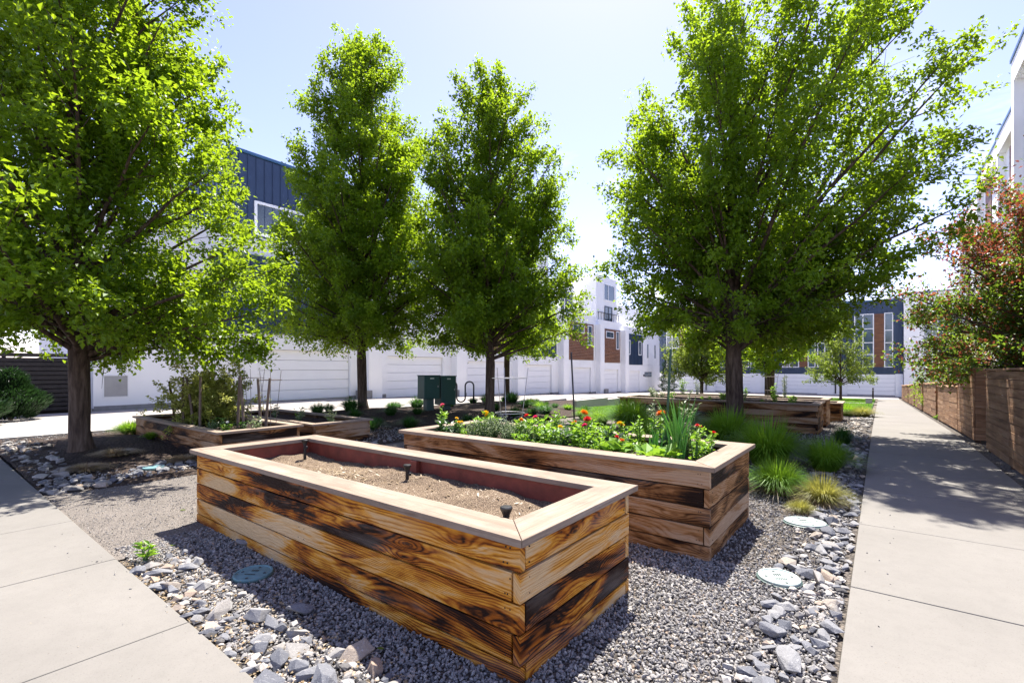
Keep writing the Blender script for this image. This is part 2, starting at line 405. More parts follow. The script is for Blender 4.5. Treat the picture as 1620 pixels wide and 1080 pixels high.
# pavements as separate slabs with open joints
m=MB()
def slab(x0,x1,y0,y1):
    a,b=g(y0),g(y1); jz=[random.uniform(-.0015,.0015)+.004 for _ in range(2)]
    e=.004
    vs=[]
    for zz in (-.12,0):
        for (x,y,z) in ((x0+e,y0+e,a),(x1-e,y0+e,a),(x1-e,y1-e,b),(x0+e,y1-e,b)): vs.append((x,y,z+zz+(jz[0] if zz==0 else 0)))
    m.add(vs,[(3,2,1,0),(4,5,6,7),(0,1,5,4),(1,2,6,5),(2,3,7,6),(3,0,4,7)])
yb=[-6.2,-4.5,-2.77,-1.05]+[1.08]+[2.39]+[4.11+1.72*k for k in range(32)]
for a,b in zip(yb[:-1],yb[1:]): slab(-.17,1.46,a,min(b,58.))
tag(m.build('garden_path',M['walk'],bevel=.006),kind='structure')
m=MB(); xb=[-.17-1.57*k for k in range(11)]
for a,b in zip(xb[:-1],xb[1:]): slab(max(b,-15.2),a,-.92,1.08)
tag(m.build('sidewalk',M['walk'],bevel=.006),kind='structure')
m=MB(); 
for k in range(8): m.box(-15.35,-15.2,1.1+4*k,5.09+4*k,-.2+g(3+4*k),.03+g(3+4*k))
tag(m.build('alley_kerb',M['wallc'],bevel=.012),kind='structure')

# low concrete kerb wall along the lawn
o=empty('kerb_wall',(-10.6,18,g(18)),0,'low pale concrete wall bounding the lawn in front of the garages','low wall')
m=MB()
for k in range(4): m.box(0,.2,3*k,3*k+2.992,-.4+g(18+3*k)-g(18),.34+g(19.5+3*k)-g(18))
m.build('wall',M['wallc'],o,bevel=.012)

# ================================================================== PLANTERS
def soil_mesh(name,x0,x1,y0,y1,z,mat,amp=.03,step=.05,seed=0,fn=None):
    nx=int((x1-x0)/step); ny=int((y1-y0)/step); m=MB(); vs=[]
    for j in range(ny+1):
        for i in range(nx+1):
            x=x0+(x1-x0)*i/nx; y=y0+(y1-y0)*j/ny
            zz=z+amp*(mnoise.noise((x*2,y*2,seed))+.5*mnoise.noise((x*6,y*6,seed))+.3*mnoise.noise((x*17,y*17,seed)))
            if fn: zz+=fn(x,y)
            vs.append((x,y,zz))
    fs=[(j*(nx+1)+i,j*(nx+1)+i+1,(j+1)*(nx+1)+i+1,(j+1)*(nx+1)+i) for j in range(ny) for i in range(nx)]
    m.add(vs,fs); return m.mesh(name,mat,True)
def planter(loc,L,W,h,label,wood,rim,soilz,soilmat,liner,rz=0,rw=.20,bot=-.07,bh=.145,posts_out=False):
    o=empty('planter_box',loc,rz,label,'planter','timber raised garden planters')
    th=.045; gp=.009; rows=[]; z=h-.042
    while z>bot+.02: rows.append((max(z-bh,bot-.02),z)); z-=bh+gp
    sides={'f':MB(),'b':MB(),'l':MB(),'r':MB()}
    for k,(z0,z1) in enumerate(rows):
        ev=k%2==0; q=lambda:random.uniform(-.0025,.0025)
        a,b=(0,0) if ev else (th+gp,th+gp)      # long boards inset on odd rows
        d=q(); sides['f'].box(-L+a,-b,d,th+d,z0,z1)
        d=q(); sides['b'].box(-L+a,-b,W-th+d,W+d,z0,z1)
        c=th+gp if ev else 0
        d=q(); sides['r'].box(-th+d,d,c,W-c,z0,z1)
        d=q(); sides['l'].box(-L+d,-L+th+d,c,W-c,z0,z1)
        zm=(z0+z1)/2
        if z0<bot: continue
        for xx in (-.07,-.10,-L/2+.03,-L/2-.04,-L+.08):
            for zz in (zm-.04,zm+.04):
                if random.random()<.85:
                    r=.0045; xq=xx+random.uniform(-.012,.012)
                    sides['f'].box(xq-r,xq+r,-.0045,.01,zz-r,zz+r,1)
        for yy in (.08,W-.08):
            for zz in (zm-.04,zm+.04):
                r=.0045; sides['r'].box(-.01,.0045,yy-r,yy+r,zz-r,zz+r,1)
    for k,n in (('f','side_wall'),('b','side_wall'),('r','end_wall'),('l','end_wall')):
        sides[k].build(n,[wood,M['nail']],o,bevel=.004)
    for (px,py) in ((-th,th),(-L+th,th),(-th,W-th),(-L+th,W-th)):
        m=MB(); sx=-.09 if px>-L/2 else .09; sy=.09 if py<W/2 else -.09
        m.box(min(px,px+sx)+.001,max(px,px+sx)-.001,min(py,py+sy)+.001,max(py,py+sy)-.001,bot,h-.044); m.build('corner_post',M['post'],o,bevel=.003)
    e=.05; m=MB(); z0,z1=h-.040,h; i=e-rw; e2=.0018
    X0,X1,Y0,Y1=-L-e,e,-e,W+e
    m.prism([(X0+e2,Y0),(X1-e2,Y0),(X1-rw-e2,Y0+rw),(X0+rw+e2,Y0+rw)],z0,z1,0,(1,0))
    m.prism([(X1,Y0+e2),(X1,Y1-e2),(X1-rw,Y1-rw-e2),(X1-rw,Y0+rw+e2)],z0+.001,z1+.0015,0,(0,1))
    m.prism([(X1-e2,Y1),(X0+e2,Y1),(X0+rw+e2,Y1-rw),(X1-rw-e2,Y1-rw)],z0,z1-.001,0,(1,0))
    m.prism([(X0,Y1-e2),(X0,Y0+e2),(X0+rw,Y0+rw+e2),(X0+rw,Y1-rw-e2)],z0+.0005,z1+.001,0,(0,1))
    m.build('rim',rim,o,bevel=.0035)
    # inner lining set close under the inner edge of the rim
    ti=rw-e-.03; m=MB()
    m.box(-L+th+.004,-th-.004,ti-.03,ti,.12,h-.042); m.box(-L+th+.004,-th-.004,W-ti,W-ti+.03,.12,h-.042)
    m.box(-ti,-ti+.03,ti+.002,W-ti-.002,.12,h-.043); m.box(-L+ti-.03,-L+ti,ti+.002,W-ti-.002,.12,h-.043)
    for f in ((.5,) if L<4.5 else (.33,.67)):
        xx=-L*f; m.box(xx-.045,xx+.045,W-ti-.05,W-ti-.001,.12,h-.0425); m.box(xx-.045,xx+.045,ti+.001,ti+.05,.12,h-.0425)
    m.build('liner',liner,o,bevel=.003)
    link('soil',soil_mesh('soil',-L+ti+.002,-ti-.002,ti+.002,W-ti-.002,soilz,soilmat,.045 if soilmat is M['soil'] else .03,seed=loc[0],fn=(lambda x,y: .05*math.exp(-((x+L*.62)/.3)**2-((y-W*.5)/.25)**2)) if h>.7 and soilmat is M['soil'] else None),o)
    return o
P1=planter((-1.40,1.87,0),4.13,1.28,.714,'empty charred timber planter of bare brown soil with red lining, nearest of all',M['burnt'],M['rim'],.535,M['soil'],M['liner'],rw=.225)
P2=planter((-1.09,4.02,0),3.80,1.46,.745,'charred timber planter full of zinnias and green plants behind the empty one',M['burnt2'],M['rim'],.63,M['darksoil'],M['post'],rw=.215)
P3=planter((-8.25,3.10,.02),4.3,1.32,.52,'low timber planter with lavender bush, wooden stakes and wire cages near the left tree',M['burnt2'],M['rim2'],.42,M['darksoil'],M['post'],rw=.16)
P4=planter((-8.85,5.02,-.03),4.1,1.32,.48,'low weathered timber planter of sparse seedlings behind the staked planter',M['burnt2'],M['rim2'],.36,M['darksoil'],M['post'],rw=.16)
P5=planter((-1.2,13.72,g(14.3)-.02),5.2,1.35,.74,'long dark timber planter behind the tall right tree trunk, front one of the back group',M['burnt2'],M['rim2'],.66,M['darksoil'],M['post'],rw=.2)
P6=planter((-1.2,16.0,g(16.6)-.02),4.9,1.3,.78,'timber planter standing just behind the long dark planter',M['burnt2'],M['rim'],.68,M['darksoil'],M['post'],rw=.2)
P7=planter((-1.0,18.6,g(19.2)-.02),3.4,1.2,.62,'shorter timber planter rearmost in the back group beside the path',M['burnt2'],M['rim2'],.52,M['darksoil'],M['post'],rw=.18)

# irrigation heads of the empty planter
def head(x,y,z,h,label):
    o=empty('sprinkler_head',(x,y,z),0,label,'sprinkler','black irrigation heads in the empty planter')
    m=MB(); m.lathe([(.016,-.06),(.016,h-.05),(.020,h-.048),(.020,h-.035)],14); m.build('riser',M['black'],o,smooth=False)
    m=MB(); m.lathe([(.021,h-.035),(.034,h-.004),(.036,h+.006),(.031,h+.011),(.012,h+.012)],18); m.build('cap',M['black'],o)
    m=MB(); m.box(.016,.045,-.011,.011,h-.085,h-.06); m.build('nozzle',M['black'],o,bevel=.003)
head(-5.08,2.78,.535,.20,'black sprinkler head in the far left corner of the empty planter')
head(-3.36,2.80,.535,.13,'short black sprinkler head by the red middle post of the empty planter')
head(-1.66,2.09,.59,.16,'black sprinkler head at the nearest front corner of the empty planter rim')

# straw and chips lying on the bare soil
def scatter_chips(name,mat,n,fx,size,label,cat,tone=None,seed=1,zf=None):
    r=np.random.default_rng(seed); V=[];F=[];T=[]
    P=fx(r,n)
    a=r.uniform(0,2*PI,n); l=size*r.uniform(.4,1.6,n); w=l*r.uniform(.06,.3,n); ti=r.uniform(-.5,.5,n)
    d=np.stack([np.cos(a)*np.cos(ti),np.sin(a)*np.cos(ti),np.sin(ti)],1); s=np.stack([-np.sin(a),np.cos(a),r.uniform(-.5,.5,n)],1)
    V=np.stack([P-d*l[:,None],P-s*w[:,None],P+d*l[:,None],P+s*w[:,None]],1).reshape(-1,3)
    F=np.arange(4*n).reshape(n,4); T=np.repeat(r.uniform(0,1,n),4)
    o=link(name,npmesh(name,V,F,mat,T)); tag(o,label,cat,kind='stuff'); return o
dg=bpy.context.evaluated_depsgraph_get()
def on_soil(pl,x0,x1,y0,y1,clump=None):
    so=[c for c in pl.children if c.name.startswith('soil')][0]; co=np.array([v.co[:] for v in so.data.vertices])
    def fx(r,n):
        x=r.uniform(x0,x1,n); y=r.uniform(y0,y1,n)
        if clump: 
            k=n//2; x[:k]=r.normal(clump[0],clump[2],k).clip(x0,x1); y[:k]=r.normal(clump[1],clump[2]*.6,k).clip(y0,y1)
        key={}
        gx=np.round(co[:,0],3); ux=np.unique(gx); uy=np.unique(np.round(co[:,1],3))
        Z=co[:,2].reshape(len(uy),len(ux))
        ix=np.clip(np.searchsorted(ux,x),0,len(ux)-1); iy=np.clip(np.searchsorted(uy,y),0,len(uy)-1)
        z=Z[iy,ix]+r.uniform(.002,.012,n)
        return np.stack([x+pl.location.x,y+pl.location.y,z+pl.location.z],1)
    return fx
scatter_chips('bark_chips',M['straw'],11000,on_soil(P1,-3.9,-.2,.2,1.08),.0055,'fine dry bark chips lying over the soil of the empty planter','chips',seed=3)
scatter_chips('dry_straw',M['straw'],620,on_soil(P1,-3.4,-.4,.25,1.0,(-2.45,.62,.2)),.024,'dry straw stalks tangled on the soil of the empty planter','straw',seed=5)

# ================================================================== VALVE LIDS
def lid(x,y,z,r,mat,label,tilt=0,marks=True):
    o=empty('valve_lid',(x,y,z),0.6,label,'valve cover','round irrigation valve covers'); o.rotation_euler=(tilt,0,.6)
    m=MB(); m.lathe([(r*1.04,-.05),(r*1.04,-.004),(r*.985,0)],36); m.build('collar',M['pedestal'],o)
    m=MB(); m.lathe([(r*.97,-.01),(r*.97,.010),(r*.95,.014),(r*.87,.014),(r*.85,.009),(r*.2,.0105)],36); m.build('cover',mat,o)
    if marks:
        for a,b in ((.62,0.),(-.62,.05),(0,.62),(.05,-.66)):
            m=MB(); m.lathe([(r*.075,.008),(r*.075,.0125)],10,(a*r,b*r,0)); m.build('bolt',M['lidmark'],o)
        m=MB()
        for k in range(7): m.box(-.3*r+.085*r*k,-.3*r+.085*r*k+.05*r,-.30*r,-.22*r,.0135,.0155)
        for k in range(4): m.box(-.18*r+.1*r*k,-.18*r+.1*r*k+.05*r,.12*r,.28*r,.0138,.0158)
        m.build('lettering',M['lidmark'],o)
lid(-.59,3.98,-.008,.145,M['palelid'],'pale round valve cover on the gravel beside the right path, nearer one',.03)
lid(-.60,5.60,-.012,.19,M['palelid'],'pale valve cover half buried by gravel near the yellowing tuft',-.04)
lid(-3.74,1.64,-.012,.14,M['teal'],'teal oval valve cover in the shadow in front of the empty planter',.02,True)
lid(-8.75,2.38,hgt(-8.75,2.38)-.01,.14,M['teal'],'teal valve cover among the rocks at the left mound',.05,False)

# ================================================================== MAILBOXES, BIKE RACK
def mailbox(x,y,z,w,d,h,ph,label):
    o=empty('mailbox_unit',(x,y,z),1.33,label,'mailbox','dark green cluster mailboxes')
    m=MB(); m.box(-w/2,w/2,-d/2,d/2,ph,ph+h); m.build('cabinet',M['mailbox'],o,bevel=.012)
    m=MB(); m.box(-w/2-.02,w/2+.02,-d/2-.02,d/2+.02,ph+h+.001,ph+h+.025); m.build('lid',M['mailbox'],o,bevel=.008)
    m=MB(); m.box(-.13,.13,-.13,.13,.02,ph-.001); m.build('pedestal',M['pedestal'],o,bevel=.01)
    m=MB(); m.box(-.22,.22,-.2,.2,-.1,.019); m.build('base_plate',M['plinth'],o,bevel=.006)
    m=MB()
    m.box(-w/2+.03,w/2-.03,-d/2-.007,-d/2-.001,ph+.04,ph+h-.04); dp=m.build('front_door',M['mailbox'],o,bevel=.004)
    m=MB(); m.box(-.07,.07,-d/2-.012,-d/2-.0075,ph+h-.10,ph+h-.06); m.build('sticker',M['sticker'],dp)
    m=MB(); m.lathe([(.012,0),(.012,.01)],10,(w/2-.1,0,0)); 
    mm=MB(); mm.box(w/2-.08,w/2-.055,-d/2-.02,-d/2-.0076,ph+h*.5,ph+h*.5+.06); mm.build('lock',M['wire'],dp)
z=hgt(-11.5,10.6)-.16
mailbox(-11.6,10.55,z,.56,.46,.74,.50,'dark green cluster mailbox on a pedestal, left one with short cabinet')
mailbox(-11.46,11.16,z-.02,.56,.46,.94,.30,'dark green cluster mailbox beside the bike rack, right one with tall cabinet')
o=empty('bike_rack',(-12.6,13.1,hgt(-12.6,13.1)-.05),.75,'black wavy steel bike rack behind the mailboxes','bike rack')
pts=[];
def arc(cx,cz,r,a0,a1,n=10): return [(cx+r*math.cos(a0+(a1-a0)*i/n),0,cz+r*math.sin(a0+(a1-a0)*i/n)) for i in range(n+1)]
r_=.16; pts=[(-3*r_,0,-.2),(-3*r_,0,.75)]+arc(-2*r_,.75,r_,PI,0)+arc(0,.30,r_,PI,2*PI)+arc(2*r_,.75,r_,PI,0)+[(3*r_,0,-.2)]
m=MB(); m.tube(pts,.03,10); m.build('tube',M['blackmetal'],o,smooth=True)
for s_ in (-1,1):
    m=MB(); m.lathe([(.075,0.03),(.075,.045),(.032,.05)],14,(s_*3*r_,0,0)); m.build('foot_plate',M['blackmetal'],o)

# ================================================================== STAKES AND CAGES
def stake(x,y,z,dx,dy,h,r,mat,label,cat='stake',sq=True,grp=None):
    o=empty('garden_stake',(x,y,z),0,label,cat,grp)
    m=MB()
    if sq:
        m.tube([(0,0,-.25),(dx*.5,dy*.5,h*.5),(dx,dy,h)],[r*1.35,r*1.3,r*1.25],4)
        sh=m.build('shaft',mat,o)
    else:
        m.tube([(0,0,-.2),(dx*.5,dy*.5,h*.5),(dx,dy,h-.02),(dx,dy,h)],[r,r,r,r*.6],8); m.build('shaft',mat,o,smooth=True)
def cage(x,y,z,h,r0,r1,label,mat,nr=2):
    o=empty('tomato_cage',(x,y,z),random.random(),label,'plant cage','wire tomato cages')
    for k in range(3):
        a=2*PI*k/3; m=MB(); c,s=math.cos(a),math.sin(a)
        m.tube([(c*r0*.7,s*r0*.7,-.1),(c*r0,s*r0,h*.3),(c*r1,s*r1,h)],.0045,5); m.build('leg',mat,o)
    for k in range(nr):
        f=.35+.5*k/(max(1,nr-1)); rr=r0+(r1-r0)*f; m=MB()
        m.tube([(rr*math.cos(2*PI*i/24),rr*math.sin(2*PI*i/24),h*f) for i in range(25)],.0045,5,cap=False); m.build('ring',mat,o)
G='grey wooden stakes in the lavender planter'
SZ=.42
stake(-10.95,3.35,SZ,-.2,-.06,.87,.017,M['fencepost'],'dark leaning wooden stake left of the lavender bush',grp=G)
stake(-10.6,3.36,SZ,-.02,0,.96,.022,M['stake'],'thick upright grey stake, second from the left in the lavender planter',grp=G)
stake(-10.05,3.38,SZ,-.47,0,.95,.018,M['stake'],'grey stake leaning left against the thick upright one',grp=G)
stake(-9.97,3.42,SZ,-.02,.02,.98,.018,M['stake'],'thin straight grey stake in front of the lavender bush',grp=G)
stake(-9.5,3.88,SZ,.16,-.02,.99,.020,M['stake'],'left leg of the inverted V pair of stakes beside the bush',grp=G)
stake(-9.0,3.80,SZ,-.26,.03,.985,.019,M['stake'],'right leg of the inverted V pair of stakes beside the bush',grp=G)
stake(-8.85,4.02,SZ,-.09,-.02,.94,.019,M['stake'],'left arm of the open V pair of stakes at the planter end',grp=G)
stake(-8.78,4.05,SZ,.13,.03,.95,.019,M['stake'],'right arm of the open V pair of stakes at the planter end',grp=G)
cage(-9.25,4.05,SZ,1.12,.12,.2,'wire tomato cage around the inverted V stakes',M['rust'])
cage(-8.80,4.16,SZ,1.08,.12,.2,'wire tomato cage around the open V stakes',M['rust'])
cage(-11.3,4.0,SZ,.85,.12,.19,'wire cage half hidden behind the lavender bush',M['wire'])
stake(-3.02,5.2,.62,-.08,.03,1.13,.011,M['black'],'dark thin stake rising in the middle of the zinnia planter',sq=False)
stake(-1.72,4.75,.62,.05,.02,1.12,.013,M['greenstake'],'tall green plastic stake at the right of the zinnia planter',sq=False)
cage(-3.95,5.05,.62,.93,.17,.25,'pale wire cage at the back of the zinnia planter',M['wire'])
# ================================================================== TREES
def unit(v): return v/np.maximum(1e-9,np.linalg.norm(v,axis=-1,keepdims=True))
def leaf_arrays(r, P, D, L, wr=.62, fold=.18):
    n=len(P); D=unit(D); up=unit(r.normal(0,.45,(n,3))+np.array([0,0,1.]))
    S=unit(np.cross(D,up)); N=np.cross(S,D); L=L[:,None]
    V=np.stack([P, P+D*L*.45+S*L*wr*.5+N*L*fold, P+D*L, P+D*L*.45-S*L*wr*.5+N*L*fold],1).reshape(-1,3)
    b=np.arange(n)[:,None]*4
    F=np.concatenate([b+np.array([[0,1,2]]),b+np.array([[0,2,3]])],0)
    return V,F
class Tubes:
    """fast tube collector for branches"""
    def __init__(s): s.V=[];s.F=[];s.n=0
    def add(s,pts,rad,n):
        P=np.asarray(pts,float); k=len(P); T=np.gradient(P,axis=0); T=unit(T)
        ref=np.array([0.31,.17,.93]) if abs(T[0][2])<.85 else np.array([1.,.2,0])
        A=unit(np.cross(T,ref)); B=np.cross(T,A)
        q=2*PI*np.arange(n)/n
        V=P[:,None,:]+(A[:,None,:]*np.cos(q)[None,:,None]+B[:,None,:]*np.sin(q)[None,:,None])*np.asarray(rad)[:,None,None]
        i=np.arange(k-1)[:,None]*n; j=np.arange(n)[None,:]; j2=(j+1)%n
        F=np.stack([i+j,i+j2,i+n+j2,i+n+j],-1).reshape(-1,4)+s.n
        s.V.append(V.reshape(-1,3)); s.F.append(F); s.n+=k*n
    def mesh(s,name,mat): return npmesh(name,np.concatenate(s.V),np.concatenate(s.F),mat,smooth=True)
def make_tree(name,label,cat,loc,H,R,base_h,tr,prof,n_limb,n_sub,n_cl,n_leaf,leaf_len,mat,seed,stretch=None,group=None,tonefn=None,fork=None,leader=.35,spread=.165,rise=(.25,1.5),low=.25,trunk_mat=None,top=.80,hexp=1.12,cut=.9):
    r=np.random.default_rng(seed); root=empty(name,loc,0,label,cat,group)
    pz,pr=zip(*prof)
    st=stretch or (lambda az,f:1.)
    def env(z,az): return R*np.interp(z/H,pz,pr)*st(az,z/H)
    tb=Tubes()
    k=14; zz=np.concatenate([[-.15,0,.12,.35],np.linspace(.8,H*.93,k)]); f=np.clip(zz/H,0,1)
    wx=np.cumsum(r.normal(0,.012*H/10,len(zz))); wy=np.cumsum(r.normal(0,.012*H/10,len(zz))); wx-=wx[1];wy-=wy[1]
    trad=tr*np.where(zz<base_h,1.,np.maximum(.03,(1-(zz-base_h)/(H-base_h))**1.25*.78)); trad[0]*=1.55;trad[1]*=1.38;trad[2]*=1.15; 
    tp=np.stack([wx,wy,zz],1); tb.add(tp,trad,12)
    def tat(z): return np.array([np.interp(z,zz,tp[:,0]),np.interp(z,zz,tp[:,1]),z])
    def rat(z): return np.interp(z,zz,trad)
    P=[];D=[];T=[]
    order=(np.arange(n_limb)+.5)/n_limb; r.shuffle(order)
    for i in range(n_limb):
        fi=order[i]; he=H*(base_h/H+.02+(.985-base_h/H-.02)*fi**hexp)
        az=i*2.39996+r.normal(0,.3); d=np.array([math.cos(az),math.sin(az),0.])
        er=env(he,az)*r.uniform(.72,1.0)
        slope=(rise[0]+(rise[1]-rise[0])*min(1,fi*1.6))*r.uniform(.75,1.25)
        hs=min(max(he-er*slope,base_h*(1+low*r.uniform(-.6,1))),top*H)
        s0=tat(hs); t=np.linspace(0,1,9)[:,None]
        arch=.25*r.uniform(-.3,1)*(1-fi)
        pts=s0+d*er*(t**(1.08+.22*fi))+np.array([0,0,1.])*((he-hs)*(t**(.95+.2*fi))+arch*np.sin(t*PI)*.6)
        pts=pts+np.cumsum(r.normal(0,.028*er/3,(9,3)),0)*(t>0)
        lr=max(.012,min(rat(hs)*.5,.012+.0095*np.linalg.norm(pts[-1]-s0)))
        tb.add(pts,lr*(1-np.linspace(0,1,9))**.8+.005,6)
        tan=unit(np.gradient(pts,axis=0)); Ltot=np.linalg.norm(pts[-1]-pts[0])
        limb_tone=r.normal(0,.13)
        ns=max(4,int(n_sub*min(2.1,max(.6,Ltot/3.))))
        for j in range(ns):
            tt=.16+.84*((j+r.random())/ns)**.85; q=tt*8; a=int(min(7,q)); fr=q-a
            p0=pts[a]*(1-fr)+pts[a+1]*fr; tg=tan[a]
            rd=unit(r.normal(0,1,3)); rd=unit(np.cross(tg,rd)); sd=unit(tg*r.uniform(.35,1.0)+rd*r.uniform(.5,1.05)+np.array([0,0,.22 if fi>.2 else .0]))
            sl=min(1.9,(.34+.32*Ltot*(1.05-tt*.75))*r.uniform(.5,1.2))
            if j==ns-1: p0=pts[7]; sd=unit(tan[8]+r.normal(0,.15,3)); sl=.55*r.uniform(.6,1.4)
            e=p0+sd*sl
            rr=math.hypot(e[0],e[1]); m_=env(min(max(e[2],.02),H),math.atan2(e[1],e[0]))*1.1
            if rr>m_+.1 and j!=ns-1: sl*=max(.35,m_/rr); e=p0+sd*sl
            ts=np.linspace(0,1,4)[:,None]; sp=p0+sd*sl*ts+np.array([0,0,-.10*sl])*ts*ts
            tb.add(sp,np.array([.008,.006,.004,.0015])*min(1.5,.6+sl*.5),4)
            sub_tone=r.normal(0,.13)
            nc=max(2,int(n_cl*(.5+sl*.6)))
            for c in range(nc):
                u=.22+.85*r.random(); pc=p0+sd*sl*u+r.normal(0,spread*.55,3); nn=int(n_leaf*r.uniform(.6,1.4))
                ax=unit(sd+r.normal(0,.5,3)); along=r.uniform(-.5,1,nn)[:,None]*spread*1.6
                P.append(pc+ax*along+r.normal(0,spread*.42,(nn,3)))
                D.append(ax*.55+r.normal(0,.75,(nn,3))+np.array([0,0,-.25]))
                T.append(np.clip(.45+limb_tone+sub_tone+r.normal(0,.13,nn),0,1))
    P=np.concatenate(P);D=np.concatenate(D);T=np.concatenate(T)
    if tonefn is not None: T=tonefn(P,T,r)
    keep=P[:,2]>base_h*cut+.12*r.normal(0,1,len(P)); P,D,T=P[keep],D[keep],T[keep]
    V,F=leaf_arrays(r,P,D,leaf_len*r.uniform(.6,1.25,len(P)))
    link('trunk',tb.mesh('trunk',trunk_mat or M['bark']),root)
    link('crown',npmesh('crown',V,F,mat,np.repeat(T,4)),root)
    TREELOG.append((name,len(P)))
    return root
TREELOG=[]
PEAR=[(0,.0),(.10,.5),(.17,.84),(.28,.98),(.42,1.),(.58,.92),(.72,.75),(.84,.54),(.93,.30),(1,.06)]
WIDE=[(0,.0),(.10,.45),(.16,.82),(.26,1.),(.45,1.),(.62,.92),(.78,.70),(.9,.42),(1,.08)]
GT='green pear trees around the planters'
def st1(az,f): return 1+.05*math.cos(az-.3)
PROF1=[(0,.0),(.10,.5),(.16,.9),(.26,1.),(.37,.95),(.50,.68),(.65,.60),(.8,.40),(.92,.25),(1,.1)]
make_tree('pear_tree','large bright green pear tree at the left, cut off by the photo edge','tree',(-10.95,1.95,hgt(-10.95,1.95)-.05),12.2,3.6,1.65,.148,PROF1,112,8,5,44,.096,M['leaf'],11,st1,GT,cut=.9)
make_tree('pear_tree','tall pointed pear tree right of the left edge tree, behind the lavender planter','tree',(-13.5,9.4,hgt(-13.5,9.4)-.05),12.4,2.9,2.0,.155,PEAR,122,8,5,34,.106,M['leaf'],23,None,GT)
make_tree('pear_tree','narrow pear tree in the middle beside the mailboxes','tree',(-9.45,11.1,hgt(-9.45,11.1)-.05),10.5,2.75,1.9,.14,PEAR,112,8,5,33,.104,M['leaf'],37,(lambda az,f:1+.10*math.cos(az-.66)*(1 if f<.45 else 0)),GT)
def st4(az,f):
    rt=np.interp(f,[.1,.18,.31,.5,.65,.8,.9,1],[1.2,1.9,3.6,5.2,6.0,5.3,3.9,.6]); lf=np.interp(f,[.1,.18,.28,.4,.58,.74,.9,1],[1.5,3.0,4.0,4.3,4.1,3.1,1.9,.3])
    k=.5+.5*math.cos(az-.66); return (lf+(rt-lf)*k)*(1-.40*max(0,-math.sin(az)))
FLAT=[(0,1),(1,1)]
make_tree('pear_tree','widest pear tree at the right with dark trunk in front of the long planter','tree',(-2.9,12.85,g(12.8)-.05),11.9,1.,2.2,.20,FLAT,98,8,5,27,.108,M['leaf'],51,st4,GT)
make_tree('pear_tree','slim pear tree with pale trunk behind the middle tree','tree',(-12.5,15.8,hgt(-12.5,15.8)-.05),8.6,2.2,2.1,.12,PEAR,44,8,6,15,.11,M['leaf'],61,None,GT)
make_tree('pear_tree','pear tree with thick trunk behind the long dark planter','tree',(-4.35,26.5,g(26.5)-.05),8.8,3.0,2.0,.22,WIDE,54,8,6,15,.13,M['leaf'],71,None,GT)
make_tree('pear_tree','rounded yellow green pear tree left of the thick dark trunk, on the far lawn','tree',(-8.9,31.,g(31)-.05),6.6,2.4,1.3,.11,WIDE,48,8,6,15,.13,M['leafy'],83,None,GT)
make_tree('pear_tree','small young yellow green tree near the far end of the path','tree',(-2.7,50.,g(50)-.05),6.6,2.6,1.5,.10,WIDE,40,7,5,12,.16,M['leafy'],91,None,GT,rise=(.3,1.2))
def redtone(P,T,r):
    z=P[:,2]; return np.clip(np.where(r.random(len(z))<np.clip((z-3.0)/2.8,0.20,.62),.70+.30*r.random(len(z)),.05+.45*r.random(len(z))),0,1)
make_tree('plum_tree','purple and red leaved plum tree behind the wooden fence','tree',(3.55,15.9,-.3),7.1,2.9,1.7,.10,WIDE,80,9,6,24,.094,M['redleaf'],101,(lambda az,f:1+.2*math.cos(az-2.4)),None,redtone,rise=(.25,1.3))
make_tree('plum_tree','second plum tree with orange red leaves at the photo edge behind the fence','tree',(4.4,13.0,-.1),6.0,2.1,1.7,.08,WIDE,50,9,6,22,.09,M['redleaf'],107,None,None,redtone,rise=(.25,1.3))
make_tree('garden_bush','round green bush behind the stepped far part of the fence','bush',(3.0,31,g(31)-.1),3.9,1.5,.35,.06,WIDE,44,9,6,15,.09,M['leaf'],113,None)
make_tree('garden_bush','orange and yellow tinted shrub behind the stepped fence','bush',(2.75,25.,g(25)-.1),3.0,.95,.4,.035,WIDE,28,7,4,12,.085,M['redleaf'],117,None,None,lambda P,T,r: np.clip(.6+.4*r.random(len(T)),0,1))
def conifer(loc,h,R,label,seed,n=5200,cat='conifer',grp=None):
    r=np.random.default_rng(seed); root=empty('juniper',loc,0,label,cat,grp)
    m=MB(); m.tube([(0,0,-.1),(0,0,h*.9)],[.06,.015],6); m.build('trunk',M['bark'],root)
    z=r.beta(1.2,1.7,n)*h; rad=R*np.interp(z/h,[0,.15,.5,.8,1],[.75,1,.75,.42,.04])*(.45+.55*r.random(n)**.4)*(1+.25*np.sin(z*7+seed))
    a=r.uniform(0,2*PI,n); P=np.stack([rad*np.cos(a),rad*np.sin(a),z],1)
    D=np.stack([np.cos(a),np.sin(a),.8+.4*r.random(n)],1)+r.normal(0,.3,(n,3))
    V,F=leaf_arrays(r,P,D,r.uniform(.10,.22,n)*(R/.7)**.5,.22,.05)
    link('crown',npmesh('crown',V,F,M['conifer'],np.repeat(r.uniform(0,1,n),4)),root)
conifer((-20.8,58.5,g(58)),5.2,1.0,'narrow dark conifer at the far corner of the white townhouses',3)
conifer((-21.0,2.1,0),1.5,.8,'spreading dark pine shrub before the dark slat fence, right one',4,6000,'shrub')
conifer((-19.6,.9,0),1.7,.9,'spreading dark pine shrub before the dark slat fence, left one at the photo edge',5,6000,'shrub')

